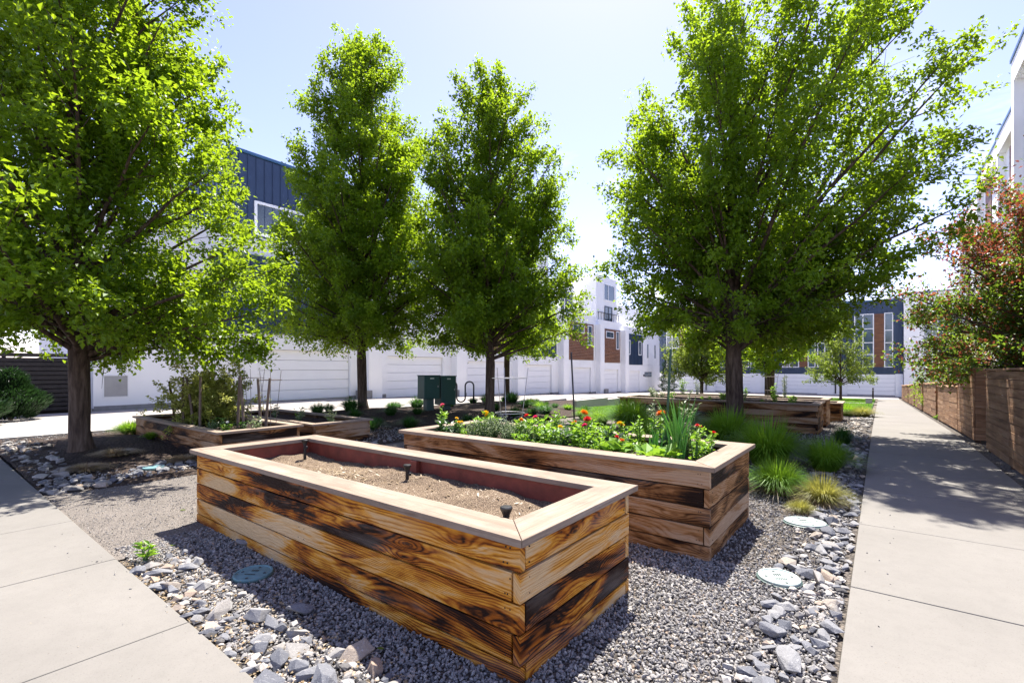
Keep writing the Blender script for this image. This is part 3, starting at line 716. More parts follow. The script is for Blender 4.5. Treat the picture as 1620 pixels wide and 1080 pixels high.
# ================================================================== GRASS TUFTS
def blades(r,n,h,rad,w,droop=.5,P0=None):
    a=r.uniform(0,2*PI,n); rr=rad*.28*np.sqrt(r.random(n)); L=h*r.uniform(.65,1.15,n)
    out=np.stack([np.cos(a),np.sin(a),np.zeros(n)],1); lean=r.uniform(.03,1.,n)**.75*rad
    b=out*rr[:,None] if P0 is None else P0
    S=np.stack([-np.sin(a),np.cos(a),np.zeros(n)],1); V=[]
    for k,t in enumerate((0,.4,.75,1.)):
        p=b+out*(lean*(t**1.6))[:,None]; p=p+np.array([0,0,1.])*(L*(t-droop*t**2.6*(lean/rad)))[:,None]
        ww=w*(1,.9,.6,.08)[k]
        V+= [p-S*ww,p+S*ww]
    V=np.stack(V,1).reshape(-1,3); B=np.arange(n)[:,None]*8
    F=np.concatenate([B+np.array([[2*k,2*k+1,2*k+3,2*k+2]]) for k in range(3)],0)
    return V,F
def tuft_mesh(seed,n,h,rad,w,mat,droop=.5):
    r=np.random.default_rng(seed); V,F=blades(r,n,h,rad,w,droop)
    return npmesh('blades',V,F,mat,np.repeat(np.clip(r.normal(.5,.25,n),0,1),8))
TM={}
def tuft(x,y,rad,h,mat,label,seed=1,n=900,grp='ornamental grass tufts',dead=0):
    key=(mat,seed)
    if key not in TM: TM[key]=tuft_mesh(seed,n,1.,1.,.0085 if n>600 else .012,M[mat],.70)
    o=empty('grass_tuft',(x,y,hgt(x,y)-.03),random.uniform(0,6.28),label,'grass',grp); rad*=1.28; h*=1.15; o.scale=(rad,rad,h)
    link('blades',TM[key],o)
    if dead:
        if 'dead' not in TM: TM['dead']=tuft_mesh(77,420,.55,1.05,.006,M['straw'],1.05)
        link('dry_skirt',TM['dead'],o)
    return o
tuft(-1.02,6.75,.36,.44,'grass','bright sunlit green tuft right behind the zinnia planter corner',1,1500,dead=1)
tuft(-.52,6.45,.26,.36,'grassyel','yellowing half dry tuft beside the right rock strip',2,1000,dead=1)
tuft(-.68,5.98,.13,.16,'grassyel','tiny yellow green tuft next to the half buried valve cover',2,1000,dead=1)
tuft(-1.45,8.7,.62,.74,'grass','large dark green tuft in tree shade, behind the bright sunlit one',3,1700)
tuft(-.66,8.75,.44,.50,'grass','shaded green tuft close to the path beside the large dark one',4,1500)
tuft(-2.5,10.6,.72,.72,'grass','widest shaded tuft in front of the dark right trunk',3,1700)
tuft(-.62,12.1,.30,.38,'grassdark','small dark tuft beside the path near the planter end',5,900)
tuft(-5.1,11.6,.75,.80,'grass','tall feathery sunlit tuft left of the long planter',4,1500)
tuft(-4.1,12.3,.65,.70,'grass','feathery tuft touching the left part of the long planter',1,1500)
tuft(-3.5,9.2,.6,.66,'grass','shaded tuft just behind the zinnia planter right half',3,1700)
tuft(-6.3,12.2,.45,.40,'grass','low green tuft near the lawn edge behind the dark stake',1,1500)
tuft(-7.4,13.2,.3,.34,'grass','small green tuft at the corner of the lawn',4,1500)
tuft(-1.0,22.6,.5,.50,'grass','left one of the two tufts in the sun behind the planters',1,1500)
tuft(-.55,22.3,.55,.42,'grassyel','right one of the two tufts in the sun behind the planters, yellower',2,1000)
tuft(-12.9,3.1,.35,.3,'grass','green tuft on the left mound behind the tree trunk',1,1500,dead=1)
tuft(-13.6,3.3,.30,.26,'grassyel','yellowish tuft on the left mound nearest the alley',2,1000,dead=1)
tuft(-11.2,3.0,.15,.14,'grass','small tuft in front of the lavender planter corner',1,1500)
tuft(-9.0,2.9,.28,.1,'straw','dry brown tuft by the corner of the lavender planter',2,1000)
tuft(-10.0,2.2,.3,.12,'straw','flattened dry tuft on the left mound before the trunk',2,1000)
tuft(-9.35,1.7,.28,.1,'straw','dead grass patch near the rocks of the left mound',2,1000)
r0=random.Random(5)
spots=[]
for k in range(46):
    x=r0.uniform(-14.8,-8.4); y=r0.uniform(6.8,16.5)
    if abs(x+12.2)<.55 and abs(y-10.6)<1.0: continue
    if any((x-a)**2+(y-b)**2<.45 for a,b in spots): continue
    spots.append((x,y)); s_=r0.uniform(.22,.42)
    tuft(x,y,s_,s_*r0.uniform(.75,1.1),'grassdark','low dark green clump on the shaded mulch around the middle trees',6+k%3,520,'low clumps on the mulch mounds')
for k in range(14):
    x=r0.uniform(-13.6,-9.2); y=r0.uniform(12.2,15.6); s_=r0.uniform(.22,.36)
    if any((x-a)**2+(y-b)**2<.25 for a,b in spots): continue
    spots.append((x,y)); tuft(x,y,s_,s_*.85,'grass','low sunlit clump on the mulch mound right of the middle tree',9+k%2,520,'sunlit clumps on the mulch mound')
# lawns: too many blades to count
def lawn(name,x0,x1,y0,y1,n,h,label,seed,w=.004):
    r=np.random.default_rng(seed); P=np.stack([r.uniform(x0,x1,n),r.uniform(y0,y1,n),np.zeros(n)],1); P[:,2]=np.interp(P[:,1],_gy,_gz)-.03
    V,F=blades(r,n,h,.04,w,.4,P); o=link(name,npmesh(name,V,F,M['lawn'],np.repeat(r.uniform(0,1,n),8))); tag(o,label,'grass',kind='stuff')
lawn('lawn_grass',-10.3,-6.7,14.3,24,22000,.07,'bright green mown lawn between low wall and planters',1,.006)
lawn('far_lawn_grass',-5.9,-.4,26.5,40.3,16000,.07,'sunlit strip of lawn beside the far path',2,.012)
lawn('back_lawn_grass',-5.9,-.4,42.1,55.9,14000,.07,'rear strip of lawn before the far building',3,.014)

# ================================================================== PLANTS IN THE PLANTERS
def plant_mesh(r,h,spread,nst,nl,ll,mat,wr=.45,droop=-.1,zmin=.1):
    P=[];D=[];tb=Tubes();tips=[]
    for s_ in range(nst):
        a=r.uniform(0,2*PI); L=h*r.uniform(.7,1.1); o=np.array([math.cos(a),math.sin(a),0])*spread*r.uniform(.1,1)
        t=np.linspace(0,1,5)[:,None]; pts=o*.25+o*.75*t**1.3+np.array([0,0,1.])*L*t; tb.add(pts,np.linspace(.006,.0025,5),4); tips.append(pts[-1])
        for k in range(nl):
            u=zmin+(1-zmin)*r.random(); p=o*.25+o*.75*u**1.3+np.array([0,0,L*u]); b=r.uniform(0,2*PI)
            P.append(p); D.append([math.cos(b),math.sin(b),droop+.5*r.random()+.4*u])
    P=np.array(P);D=np.array(D); V,F=leaf_arrays(r,P,D,ll*r.uniform(.6,1.2,len(P)),wr,.12)
    return npmesh('foliage',V,F,M[mat],np.repeat(np.clip(r.normal(.5,.22,len(P)),0,1),4)), tb.mesh('stems',M['stem']), tips
def flower_mesh(r,rad,col):
    P=[];D=[]
    for ring,(nn,el,k) in enumerate(((16,.12,1.),(14,.45,.85),(10,.9,.6),(7,1.6,.35))):
        for i in range(nn):
            a=2*PI*i/nn+ring*.3; P.append([0,0,.004*ring]); D.append([math.cos(a)*k,math.sin(a)*k,el*k])
    P=np.array(P);D=np.array(D); L=np.linalg.norm(D,axis=1)*rad
    V,F=leaf_arrays(r,P,D,L,.42,.02)
    return npmesh('flower',V,F,M['petal_'+col],np.repeat(r.uniform(.1,1,len(P)),4))
PV={}
def garden_plant(kind,x,y,z,label,sc_=1.,seed=1,group=None,flowers=(),cat='plant',name='garden_plant'):
    spec=dict(leafy=(.22,.14,8,11,.075,'herb',.5),tall=(.42,.12,7,14,.075,'herb',.4),sage=(.24,.16,26,20,.032,'sage',.35),lettuce=(.13,.13,5,9,.13,'herb',.75),
              dark=(.20,.15,7,10,.085,'leafdark',.55),zinnia=(.35,.085,4,11,.08,'herb',.45),bush=(.90,.80,260,64,.058,'bushy',.32),weed=(.10,.08,5,8,.06,'herb',.35),bloom=(.5,.13,9,16,.05,'sage',.4),tom=(.30,.16,5,14,.09,'sage',.42))[kind]
    key=(kind,seed%4)
    if key not in PV:
        r=np.random.default_rng(seed*13+len(kind)); PV[key]=plant_mesh(r,*spec)
    fo,stm,tips=PV[key]; o=empty(name,(x,y,z),random.uniform(0,6.28),label,cat,group); o.scale=(sc_,)*3
    link('foliage',fo,o); link('stems',stm,o)
    tp=sorted(tips,key=lambda q:-q[2])
    for i,(col,rad) in enumerate(flowers):
        fk=('f',col,rad)
        if fk not in PV: PV[fk]=flower_mesh(np.random.default_rng(len(PV)),rad,col)
        fo_=link('flower',PV[fk],o,tuple(tp[i%len(tp)])); fo_.scale=(.84,)*3; fo_.rotation_euler=(random.gauss(0,.3),random.gauss(0,.3),0)
    return o
Z2=.625
def z2(x,y,*a,**k): return garden_plant('zinnia',x,y,Z2,*a,name='zinnia',cat='flower',group='zinnias in the flower planter',**k)
z2(-4.72,4.55,'single pink zinnia at the left end of the flower planter',seed=1,flowers=[('pink',.042)],sc_=1.1)
z2(-4.12,4.72,'large golden orange zinnia in the left part of the flower planter',seed=2,flowers=[('yellow',.06),('yellow',.04)],sc_=1.0)
z2(-4.25,4.38,'pair of small yellow zinnias near the left front rim',seed=3,flowers=[('yellow',.042),('yellow',.042),('yellow',.036)],sc_=.85)
z2(-3.35,4.55,'red orange zinnia above the dark leaves left of the middle',seed=0,flowers=[('red',.045),('orange',.035)],sc_=1.05)
z2(-3.12,4.42,'magenta pink zinnia beside the red orange one',seed=1,flowers=[('magenta',.05)],sc_=.95)
z2(-2.92,4.98,'small orange zinnia at the back left of the dark stake',seed=2,flowers=[('orange',.03),('yellow',.03)],sc_=.85)
z2(-2.62,4.78,'tall red orange zinnia just left of the dark stake',seed=3,flowers=[('orange',.055),('red',.05)],sc_=1.25)
z2(-2.45,4.45,'magenta zinnia low in the middle of the flower planter',seed=0,flowers=[('magenta',.052)],sc_=.92)
z2(-2.70,4.30,'low yellow zinnia at the front middle rim',seed=1,flowers=[('yellow',.05)],sc_=.78)
z2(-2.22,4.85,'yellow zinnias right of the dark stake',seed=2,flowers=[('yellow',.052),('yellow',.045)],sc_=.95)
z2(-2.02,4.36,'cluster of small red zinnias near the front rim',seed=3,flowers=[('red',.042),('orange',.042),('red',.038)],sc_=.75)
z2(-1.86,4.95,'tall orange zinnia left of the green stake',seed=0,flowers=[('orange',.055)],sc_=1.3)
z2(-1.42,4.72,'red zinnia at the far right corner of the flower planter',seed=1,flowers=[('red',.036),('red',.03)],sc_=.95)
z2(-1.33,4.92,'small crimson zinnia nearest the right rim of the flower planter',seed=2,flowers=[('red',.036)],sc_=.85)
rr=random.Random(9); occ=[]
for k in range(120):
    x=rr.uniform(-4.6,-1.38); y=rr.uniform(4.28,5.26)
    if any((x-a)**2+(y-b)**2<.021 for a,b in occ): continue
    occ.append((x,y)); q=rr.random()
    if -4.05<x<-3.25 and y<4.75: kd='sage'
    elif x>-2.3 and y<4.5: kd='lettuce' if q<.45 else 'leafy'
    else: kd='leafy' if q<.45 else ('dark' if q<.62 else ('tall' if (q<.8 and y>4.7) else 'weed'))
    lab={'sage':'pale grey green herb cushion in the left half of the flower planter','lettuce':'broad light green leaf plant at the front right of the flower planter','leafy':'low bright green leafy plant among the zinnias','dark':'dark green leafy clump among the zinnias','tall':'taller green plant at the back of the flower planter','weed':'very small green seedling in the flower planter'}[kd]
    garden_plant(kd,x,y,Z2,lab,rr.uniform(.8,1.2),k,'%s plants in the flower planter'%{'sage':'grey herb','lettuce':'broad leaf','leafy':'bright leafy','dark':'dark leafy','tall':'taller','weed':'seedling'}[kd])
garden_plant('bloom',-1.95,5.15,Z2,'tall pale flowering basil left of the green stake',1.1,1)
garden_plant('bloom',-1.62,5.02,Z2,'tall pale flowering basil behind the onion leaves',1.25,2)
def onion(x,y,z,h,label,n,seed):
    o=empty('onion_plant',(x,y,z),0,label,'plant'); r=np.random.default_rng(seed); tb=Tubes()
    for k in range(n):
        a=r.uniform(0,2*PI); l=h*r.uniform(.55,1.05); b=r.normal(0,.03,2); ln=r.uniform(.02,.38)*l
        t=np.linspace(0,1,6)[:,None]; pts=np.array([b[0],b[1],0])+np.array([math.cos(a)*ln,math.sin(a)*ln,0])*t**1.8+np.array([0,0,l])*(t-.05*t**3)
        tb.add(pts,np.array([.008,.009,.0085,.007,.0045,.001]),6)
    me=tb.mesh('leaves',M['onion']); a=me.attributes.new('tone','FLOAT','POINT'); a.data.foreach_set('value',np.repeat(r.uniform(.2,1,n),36).astype(np.float32)); link('leaves',me,o)
onion(-1.50,4.50,Z2,.68,'upright bright green onion leaves at the right of the flower planter',34,1)
onion(-1.72,4.50,Z2,.42,'smaller onion clump left of the tall onion leaves',12,2)
make_tree('lavender_bush','large yellow green lavender bush in the left low planter','bush',(-10.6,3.80,.40),.86,.43,.06,.02,[(0,.8),(.3,1),(.6,.95),(.85,.72),(1,.35)],80,6,6,20,.058,M['bushy'],131,None,None,rise=(.6,1.8),spread=.055,top=.6,cut=.3)
garden_plant('leafy',-8.95,3.5,.42,'pale tulip like plant at the front of the lavender planter',.85,3,flowers=[('whitep',.04)])
garden_plant('sage',-9.3,3.38,.42,'low grey green plant at the front rim of the lavender planter',.7,2)
garden_plant('tom',-8.42,3.75,.42,'pale tomato seedling at the right end of the lavender planter',.95,3)
garden_plant('dark',-9.7,3.62,.42,'dark low plant between the stakes and the lavender bush',1.,2)
garden_plant('dark',-8.75,3.62,.42,'dark low plant under the inverted V stakes',.9,1)
for k,(x,y) in enumerate(((-9.2,5.6),(-9.7,5.9),(-10.3,5.5),(-10.9,5.8),(-11.6,5.6))):
    garden_plant('weed' if k%2 else 'tom',x,y,.36,'sparse seedling in the low planter behind the staked one',1.,k,'seedlings in the weathered low planter')
for k in range(16):
    x=rr.uniform(-6.0,-1.6); y=14.05+rr.random()*.8
    garden_plant(('leafy','tom','weed')[k%3],x,y,.65+g(14.3),'small green seedling in the long dark planter',rr.uniform(.7,1.2),k,'seedlings in the long dark planter')
for k,(x,s_) in enumerate(((-5.4,1.5),(-4.9,1.2),(-2.6,1.1),(-2.3,1.5),(-3.4,.9))):
    garden_plant('bloom' if k%2 else 'tall',x,16.6,.66+g(16.6),('tallest','slim','pale','bushy','smallest')[k]+' green plant in the planter behind the long dark one',s_,k,'plants in the planter behind the long dark one')
cage(-2.7,16.6,.66+g(16.6),.85,.15,.22,'wire tomato cage in the planter behind the long dark one',M['rust'])
garden_plant('weed',-4.72,1.22,-.02,'small green weed growing between pavement and gravel at the left',1.3,2,cat='weed',name='weed_plant')
garden_plant('weed',1.62,23.,g(23),'small green weed at the foot of the fence',1.6,1,cat='weed',name='weed_plant')

# ================================================================== ROCKS, PEBBLES, LEAVES
def rock_mesh(seed):
    r=random.Random(seed); bm=bmesh.new()
    for k in range(15):
        v=Vector((r.gauss(0,1),r.gauss(0,1),r.gauss(0,1))).normalized()*r.uniform(.8,1.05)
        bm.verts.new((v.x*1.0,v.y*r.uniform(.62,.8),v.z*.52))
    res=bmesh.ops.convex_hull(bm,input=bm.verts)
    bmesh.ops.delete(bm,geom=[e for e in res['geom_interior'] if isinstance(e,bmesh.types.BMVert)],context='VERTS')
    bmesh.ops.bevel(bm,geom=bm.edges[:],offset=.022,segments=1,affect='EDGES',clamp_overlap=True)
    bmesh.ops.triangulate(bm,faces=bm.faces[:])
    bmesh.ops.subdivide_edges(bm,edges=bm.edges[:],cuts=1)
    for v in bm.verts: v.co*=1+.07*mnoise.noise(v.co*2.6+Vector((seed,0,0)))+.05*mnoise.noise(v.co*6)
    me=bpy.data.meshes.new('rock'); bm.to_mesh(me); bm.free(); me.materials.append(M['rock']); return me
RM=[rock_mesh(k) for k in range(16)]
ROCKN=0
def rock(x,y,z,s,label,group):
    global ROCKN
    o=bpy.data.objects.new('rock',RM[random.randrange(16)]); COL.objects.link(o); o.location=(x,y,z+s*.15)
    o.rotation_euler=(random.gauss(0,.22),random.gauss(0,.22),random.uniform(0,6.28)); o.scale=(s*random.uniform(.9,1.25),s*random.uniform(.85,1.15),s*random.uniform(.7,1.15))
    tag(o,label,'rock',group); ROCKN+=1; return o
def fill_rocks(n,fn,smin,smax,label,group,seed,zf,tries=9000,pw=1.5,kk=.52):
    r=random.Random(seed); got=[]; t=0
    while len(got)<n and t<tries:
        t+=1; x,y=fn(r); s=smin+(smax-smin)*r.random()**pw*(1-.62*t/tries)
        if any((x-a)**2+(y-b)**2<(kk*(s+q))**2 for a,b,q in got): continue
        got.append((x,y,s)); rock(x,y,zf(x,y),s,label,group)
    return got
big=[(-.50,3.12,.10,'large flat pale grey slab rock on the gravel by the near right strip'),(-.37,4.08,.085,'rounded dark grey boulder touching the round pale valve cover'),(-.38,2.86,.10,'long tan grey rock lying across the right strip'),(-.44,2.55,.10,'yellowish flat rock at the bottom of the right strip')]
for x,y,s,l in big: rock(x,y,0,s,l,None)
bl=[(-3.05,1.36,.11,'biggest bluish grey rock in the left strip'),(-2.92,1.56,.085,'flat topped pale rock behind the biggest one in the left strip'),(-2.15,1.27,.11,'speckled round grey rock near the bottom of the left strip'),(-4.42,1.86,.07,'upright grey stone beside the empty planter left corner')]
for x,y,s,l in bl: rock(x,y,0,s,l,None)
def okp(x,y): return all((x-a)**2+(y-b)**2>(.75*s_)**2*2 for a,b,s_,_ in big+bl) and (x+.57)**2+(y-3.98)**2>.03 and (x+.60)**2+(y-5.6)**2>.045 and (x+3.72)**2+(y-1.5)**2>.03
def right(r):
    while 1:
        y=1.12+6.6*r.random()**1.25; w=.37+.08*math.sin(y*2.1)+.04*math.sin(y*5); x=-.20-w*r.random()**.9
        if okp(x,y): return x,y
fill_rocks(155,right,.044,.105,'angular bluish grey rock in the strip along the right path','rocks along the right path',1,lambda x,y:-.02)
def left(r):
    while 1:
        x=-.9-3.75*r.random(); w=.34+.08*math.sin(x*2.3); y=1.10+w*r.random()**1.1
        if okp(x,y): return x,y
fill_rocks(85,left,.042,.10,'angular bluish grey rock in the strip along the left pavement','rocks along the left pavement',2,lambda x,y:-.02)
def mound(r):
    t=r.random(); y=1.12+2.0*t; return -8.25-.55*r.random()-.2*math.sin(y*3)+(.0 if y>1.6 else -.5*r.random()),y
fill_rocks(50,mound,.05,.13,'grey rock in the band at the foot of the left mound','rocks edging the left mound',3,lambda x,y:hgt(x,y)-.03)
def rock_field(name,fn,n,s0,s1,label,seed):
    r=np.random.default_rng(seed); base=[]
    for me in RM[:6]:
        co=np.empty(len(me.vertices)*3,np.float32); me.vertices.foreach_get('co',co); me.calc_loop_triangles()
        tr=np.empty(len(me.loop_triangles)*3,np.int32); me.loop_triangles.foreach_get('vertices',tr); base.append((co.reshape(-1,3),tr.reshape(-1,3)))
    V=[];F=[];T=[];b=0
    for i in range(n):
        x,y=fn(r); co,tr=base[i%6]; a=r.uniform(0,6.28); s=s0+(s1-s0)*r.random()**2; ca,sa=math.cos(a),math.sin(a)
        c=co*s*r.uniform(.8,1.2,3); V.append(np.stack([c[:,0]*ca-c[:,1]*sa+x,c[:,0]*sa+c[:,1]*ca+y,c[:,2]+hgt(x,y)-.02+s*.15],1)); F.append(tr+b); b+=len(co); T.append(np.full(len(co),r.random()))
    o=link(name,npmesh(name,np.concatenate(V),np.concatenate(F),M['pebble'],np.concatenate(T))); tag(o,label,'rocks',kind='stuff')
rock_field('rock_strip',lambda r:(-.19-.6*r.random(),7.7+18*r.random()**1.3),420,.04,.10,'grey rocks continuing along the farther right path edge',4)
rock_field('mound_rocks',lambda r:(-8.1-6.8*r.random()**1.6,1.12+.55*r.random()),150,.04,.12,'grey rocks edging the left mound towards the alley',5)
rock_field('bed_rocks',lambda r:(-8.15-.75*r.random(),3.2+9*r.random()),150,.05,.12,'grey rocks along the shaded mulch beds between planters',6)
rock_field('strip_stones',lambda r:((-.20-.46*r.random()**1.2,1.1+6.5*r.random()) if r.random()<.62 else (-.9-3.7*r.random(),1.1+.40*r.random()**1.2)),1500,.014,.045,'small grey stones filling gaps between the rocks',8)
# crushed stone, far too many to count
def pebbles(name,n,x0,x1,y0,y1,s0,s1,label,seed,keep=None,lod=1,zo=-.030):
    r=np.random.default_rng(seed)
    if lod:
        bm=bmesh.new(); bmesh.ops.create_icosphere(bm,subdivisions=1,radius=1); ico=np.array([v.co[:] for v in bm.verts]); tri=np.array([[v.index for v in f.verts] for f in bm.faces]); bm.free()
    else:
        ico=np.array([[1,0,0],[-1,0,0],[0,1,0],[0,-1,0],[0,0,1],[0,0,-1]],float); tri=np.array([[0,2,4],[2,1,4],[1,3,4],[3,0,4],[2,0,5],[1,2,5],[3,1,5],[0,3,5]])
    x=r.uniform(x0,x1,n); y=r.uniform(y0,y1,n)
    if keep is not None:
        k=keep(x,y); x,y=x[k],y[k]; n=len(x)
    s=s0+(s1-s0)*r.random(n)**1.6; nv=len(ico)
    A=r.normal(0,1,(n,3,3)); Q=np.linalg.qr(A)[0]
    S=np.stack([s*r.uniform(1.,1.55,n),s*r.uniform(.7,1.05,n),s*r.uniform(.5,.85,n)],1)
    C=ico[None]*(1+r.uniform(-.34,.20,(n,nv,1)))*S[:,None,:]; C=np.einsum('nij,nvj->nvi',Q,C)
    z=np.interp(y,_gy,_gz)+zo+r.uniform(-.2,1.0,n)*s*.9
    V=C+np.stack([x,y,z],1)[:,None,:]
    F=(tri[None]+np.arange(n)[:,None,None]*nv).reshape(-1,3)
    o=link(name,npmesh(name,V.reshape(-1,3),F,M['pebble'],np.repeat(np.clip(r.normal(.48,.24,n),0,1),nv))); tag(o,label,'gravel',kind='stuff')
def notbox(x,y):
    k=~((x>-5.48)&(x<-1.45)&(y>1.93)&(y<3.1)); k&=~((x>-4.84)&(x<-1.14)&(y>4.08)&(y<5.42)); return k
pebbles('gravel',66000,-5.25,-.2,1.15,4.1,.0070,.0142,'grey crushed stone around the near planter',1,notbox)
pebbles('gravel_behind',40000,-5.6,-.22,4.0,9.5,.008,.0165,'grey crushed stone around the flower planter',2,notbox,0)
pebbles('gravel_far',14000,-5.6,-.45,9.5,26.,.014,.028,'grey crushed stone stretching along the far path',3,lambda x,y:~((x<-1.2)&(y>13.7)&(y<20)),0)
pebbles('path_grit',16000,-8.2,-4.9,1.1,6,.003,.008,'fine tan grit on the trodden path left of the planters',4,None,0,-.022)
pebbles('mulch_bits',12000,-15,-8.2,1.2,8,.006,.02,'bits of grey mulch stone on the left mound',6,None,0,.02)
pebbles('stray_gravel',45,-6,-.2,.80,1.07,.004,.009,'stray bits of gravel on the edge of the left pavement',12,None,0,.004)
pebbles('stray_path_gravel',40,-.16,.12,1.2,9,.004,.009,'stray bits of gravel on the edge of the right path',13,None,0,.004)
# fallen leaves
def fallen(x,y,z,s,label):
    o=empty('fallen_leaf',(x,y,z),random.uniform(0,6.28),label,'leaf','fallen leaves'); r=np.random.default_rng(int(abs(x)*1000))
    V=np.array([[0,0,.002],[.4,.26,.010],[1,0,.004],[.4,-.26,.012],[.7,.17,.009],[.7,-.15,.010]])*s; F=[[0,1,2],[0,2,3]]
    V=V[[0,1,4,2,5,3]]; F=[[0,1,2],[0,2,3],[0,3,4],[0,4,5]]
    o2=link('leaf_blade',npmesh('leaf_blade',V,np.array(F),M['leafy'],np.full(6,.5)),o)
fallen(-2.9,.52,.006,.07,'fallen yellow green leaf lying on the middle of the left pavement slab')
fallen(-5.2,1.32,-.01,.08,'fallen pale leaf on the grit beside the pavement edge')
fallen(-4.9,1.5,-.015,.06,'fallen green leaf on the grit near the weed')
fallen(-6.1,1.9,-.015,.07,'fallen green leaf on the tan grit path')
fallen(-2.2,1.62,-.005,.05,'fallen green leaf on the gravel before the empty planter')
fallen(-1.0,1.7,-.005,.045,'fallen green leaf on the gravel in front of the empty planter corner')
def grit(r,n):
    k=r.random(n)<.5; x=np.where(k,r.uniform(-7,-.3,n),r.uniform(-.1,1.45,n)); y=np.where(k,1.07-1.9*r.random(n)**1.6,2+9*r.random(n)); return np.stack([x,y,np.full(n,.007)],1)
scatter_chips('pavement_debris',M['straw'],260,grit,.005,'tiny dry specks scattered over the pale pavement','debris',seed=11)
o=link('leaf_litter',npmesh('leaf_litter',*leaf_arrays(np.random.default_rng(3),np.stack([np.random.default_rng(4).uniform(-4.8,-.2,1500),1.09+.5*np.random.default_rng(5).random(1500)**1.6,np.full(1500,-.008)],1),np.random.default_rng(6).normal(0,1,(1500,3))*np.array([1,1,.15]),np.random.default_rng(7).uniform(.010,.030,1500)),M['straw'],np.repeat(np.random.default_rng(8).random(1500),4)))
tag(o,'brown leaf litter between the rocks and the pavement','litter',kind='stuff')
# ================================================================== BUILDINGS
def window(parent,axis,p,a0,a1,z0,z1,fr=.07,out=.05,mull=(),frame=None,name='window'):
    """window on a wall: axis 'x' -> wall plane x=p facing +x spanning y a0..a1 ; '-x' ; 'y' -> plane y=p facing -y spanning x"""
    m=MB(); fm=frame or M['frame']
    def bx(mm,a,b,c,d,d0,d1):
        if axis=='x': mm.box(p+d0,p+d1,a,b,c,d)
        elif axis=='-x': mm.box(p-d1,p-d0,a,b,c,d)
        else: mm.box(a,b,p-d1,p-d0,c,d)
    bx(m,a0,a1,z0,z0+fr,.004,out); bx(m,a0,a1,z1-fr,z1,.004,out); bx(m,a0,a0+fr,z0+fr+.001,z1-fr-.001,.004,out); bx(m,a1-fr,a1,z0+fr+.001,z1-fr-.001,.004,out)
    for k in mull:
        if k[0]=='h': zc=z0+(z1-z0)*k[1]; bx(m,a0+fr+.001,a1-fr-.001,zc-fr/2,zc+fr/2,.004,out-.004)
        else: ac=a0+(a1-a0)*k[1]; bx(m,ac-fr/2,ac+fr/2,z0+fr+.001,z1-fr-.001,.004,out-.006)
    w=m.build(name,fm,parent)
    m=MB(); bx(m,a0+fr*.5,a1-fr*.5,z0+fr*.5,z1-fr*.5,.002,.022); m.build('pane',M['glass'],w)
    return w
def seams(axis,p,a0,a1,z0,z1,parent,mat,name,pitch=.38,horiz=False,d=.045,rib=True):
    """standing seam or plank cladding with real relief"""
    m=MB(); n=max(1,int(round(((z1-z0) if horiz else (a1-a0))/pitch)))
    for k in range(n):
        if horiz:
            c=z0+(z1-z0)*k/n; e=z0+(z1-z0)*(k+1)/n-.012; b=(a0,a1,c,e)
        else:
            c=a0+(a1-a0)*k/n; e=a0+(a1-a0)*(k+1)/n-.001; b=(c,e,z0,z1)
        def bx(b,d0,d1):
            if axis=='x': m.box(p+d0,p+d1,*b)
            elif axis=='-x': m.box(p-d1,p-d0,*b)
            else: m.box(b[0],b[1],p-d1,p-d0,b[2],b[3])
        bx(b,.002,d+random.uniform(-.003,.003))
        if not horiz and rib: bx((c-.012,c+.012,z0,z1),d*.5,d+.035)
    return m.build(name,mat,parent)
def garage(parent,axis,p,a0,a1,zb,h,rec=.22):
    m=MB(); n=5
    for k in range(n):
        z0=zb+.02+(h-.02)*k/n; z1=zb+.02+(h-.02)*(k+1)/n-.014
        if axis=='x': m.box(p-rec,p-rec+.05,a0+.01,a1-.01,z0,z1)
        elif axis=='-x': m.box(p+rec-.05,p+rec,a0+.01,a1-.01,z0,z1)
        else: m.box(a0+.01,a1-.01,p+rec-.05,p+rec,z0,z1)
    d=m.build('garage_door',M['door'],parent,bevel=.012)
    return d
X=-23.
B=empty('townhouse_row',(X,33,0),0,'long white stucco townhouse row with garages along the alley at the left','building')
def lw(mm,x0,x1,y0,y1,z0,z1): mm.box(x0-X,x1-X,y0-33,y1-33,z0,z1)
doors=[(10.3,15.2),(17.7,22.2),(24.6,29.0),(31.4,35.5),(38.4,42.7),(45.5,49.),(51.1,55.)]
units=[4.4,16.45,23.4,30.2,37.,44.1,50.1,61.5]
wall=MB(); top=MB()
for i,(u0,u1) in enumerate(zip(units[:-1],units[1:])):
    gz=g((u0+u1)/2); gb=min(g(u0),g(u1))-.4
    lw(wall,-34,X-.32,u0+.002,u1-.002,gb,gz+6.9)                      # core
    d0,d1=doors[i]; dh=2.5; gd=g((d0+d1)/2)
    ys=[u0]+([8.2] if i==0 else [])+[d0]
    for a,b in zip(ys[:-1],ys[1:]): lw(wall,X-.319,X,a+.006,b-.006,gb+.55,gd+3.2)
    lw(wall,X-.319,X-.01,d0-.004,d1+.004,gd+dh,gd+3.2)
    lw(wall,X-.319,X,d1+.006,u1-.006,gb+.55,gd+3.2)
    lw(wall,X-.319,X-.03,u0+.006,u1-.006,gd+3.212,gz+6.9)
    if i: lw(wall,X+.001,X+.55,u0-.45,u0+.45,gb,gz+7.1)                # fin between the units
    hs=(8.2,11.6,9.6,12.6,11.2,12.4,10.4)[i]; sb=(5.5,1.2,3.,.8,2.4,.3,1.6)[i]
    lw(top,-34,X-sb,u0+.25,u1-.9,gz+6.9,gz+hs)
    lw(top,X-.32,X-.06,u0+.02,u1-.02,gz+6.905,gz+7.7)                  # terrace parapet
wall.build('wall',M['white'],B); top.build('upper_storey',M['white'],B)
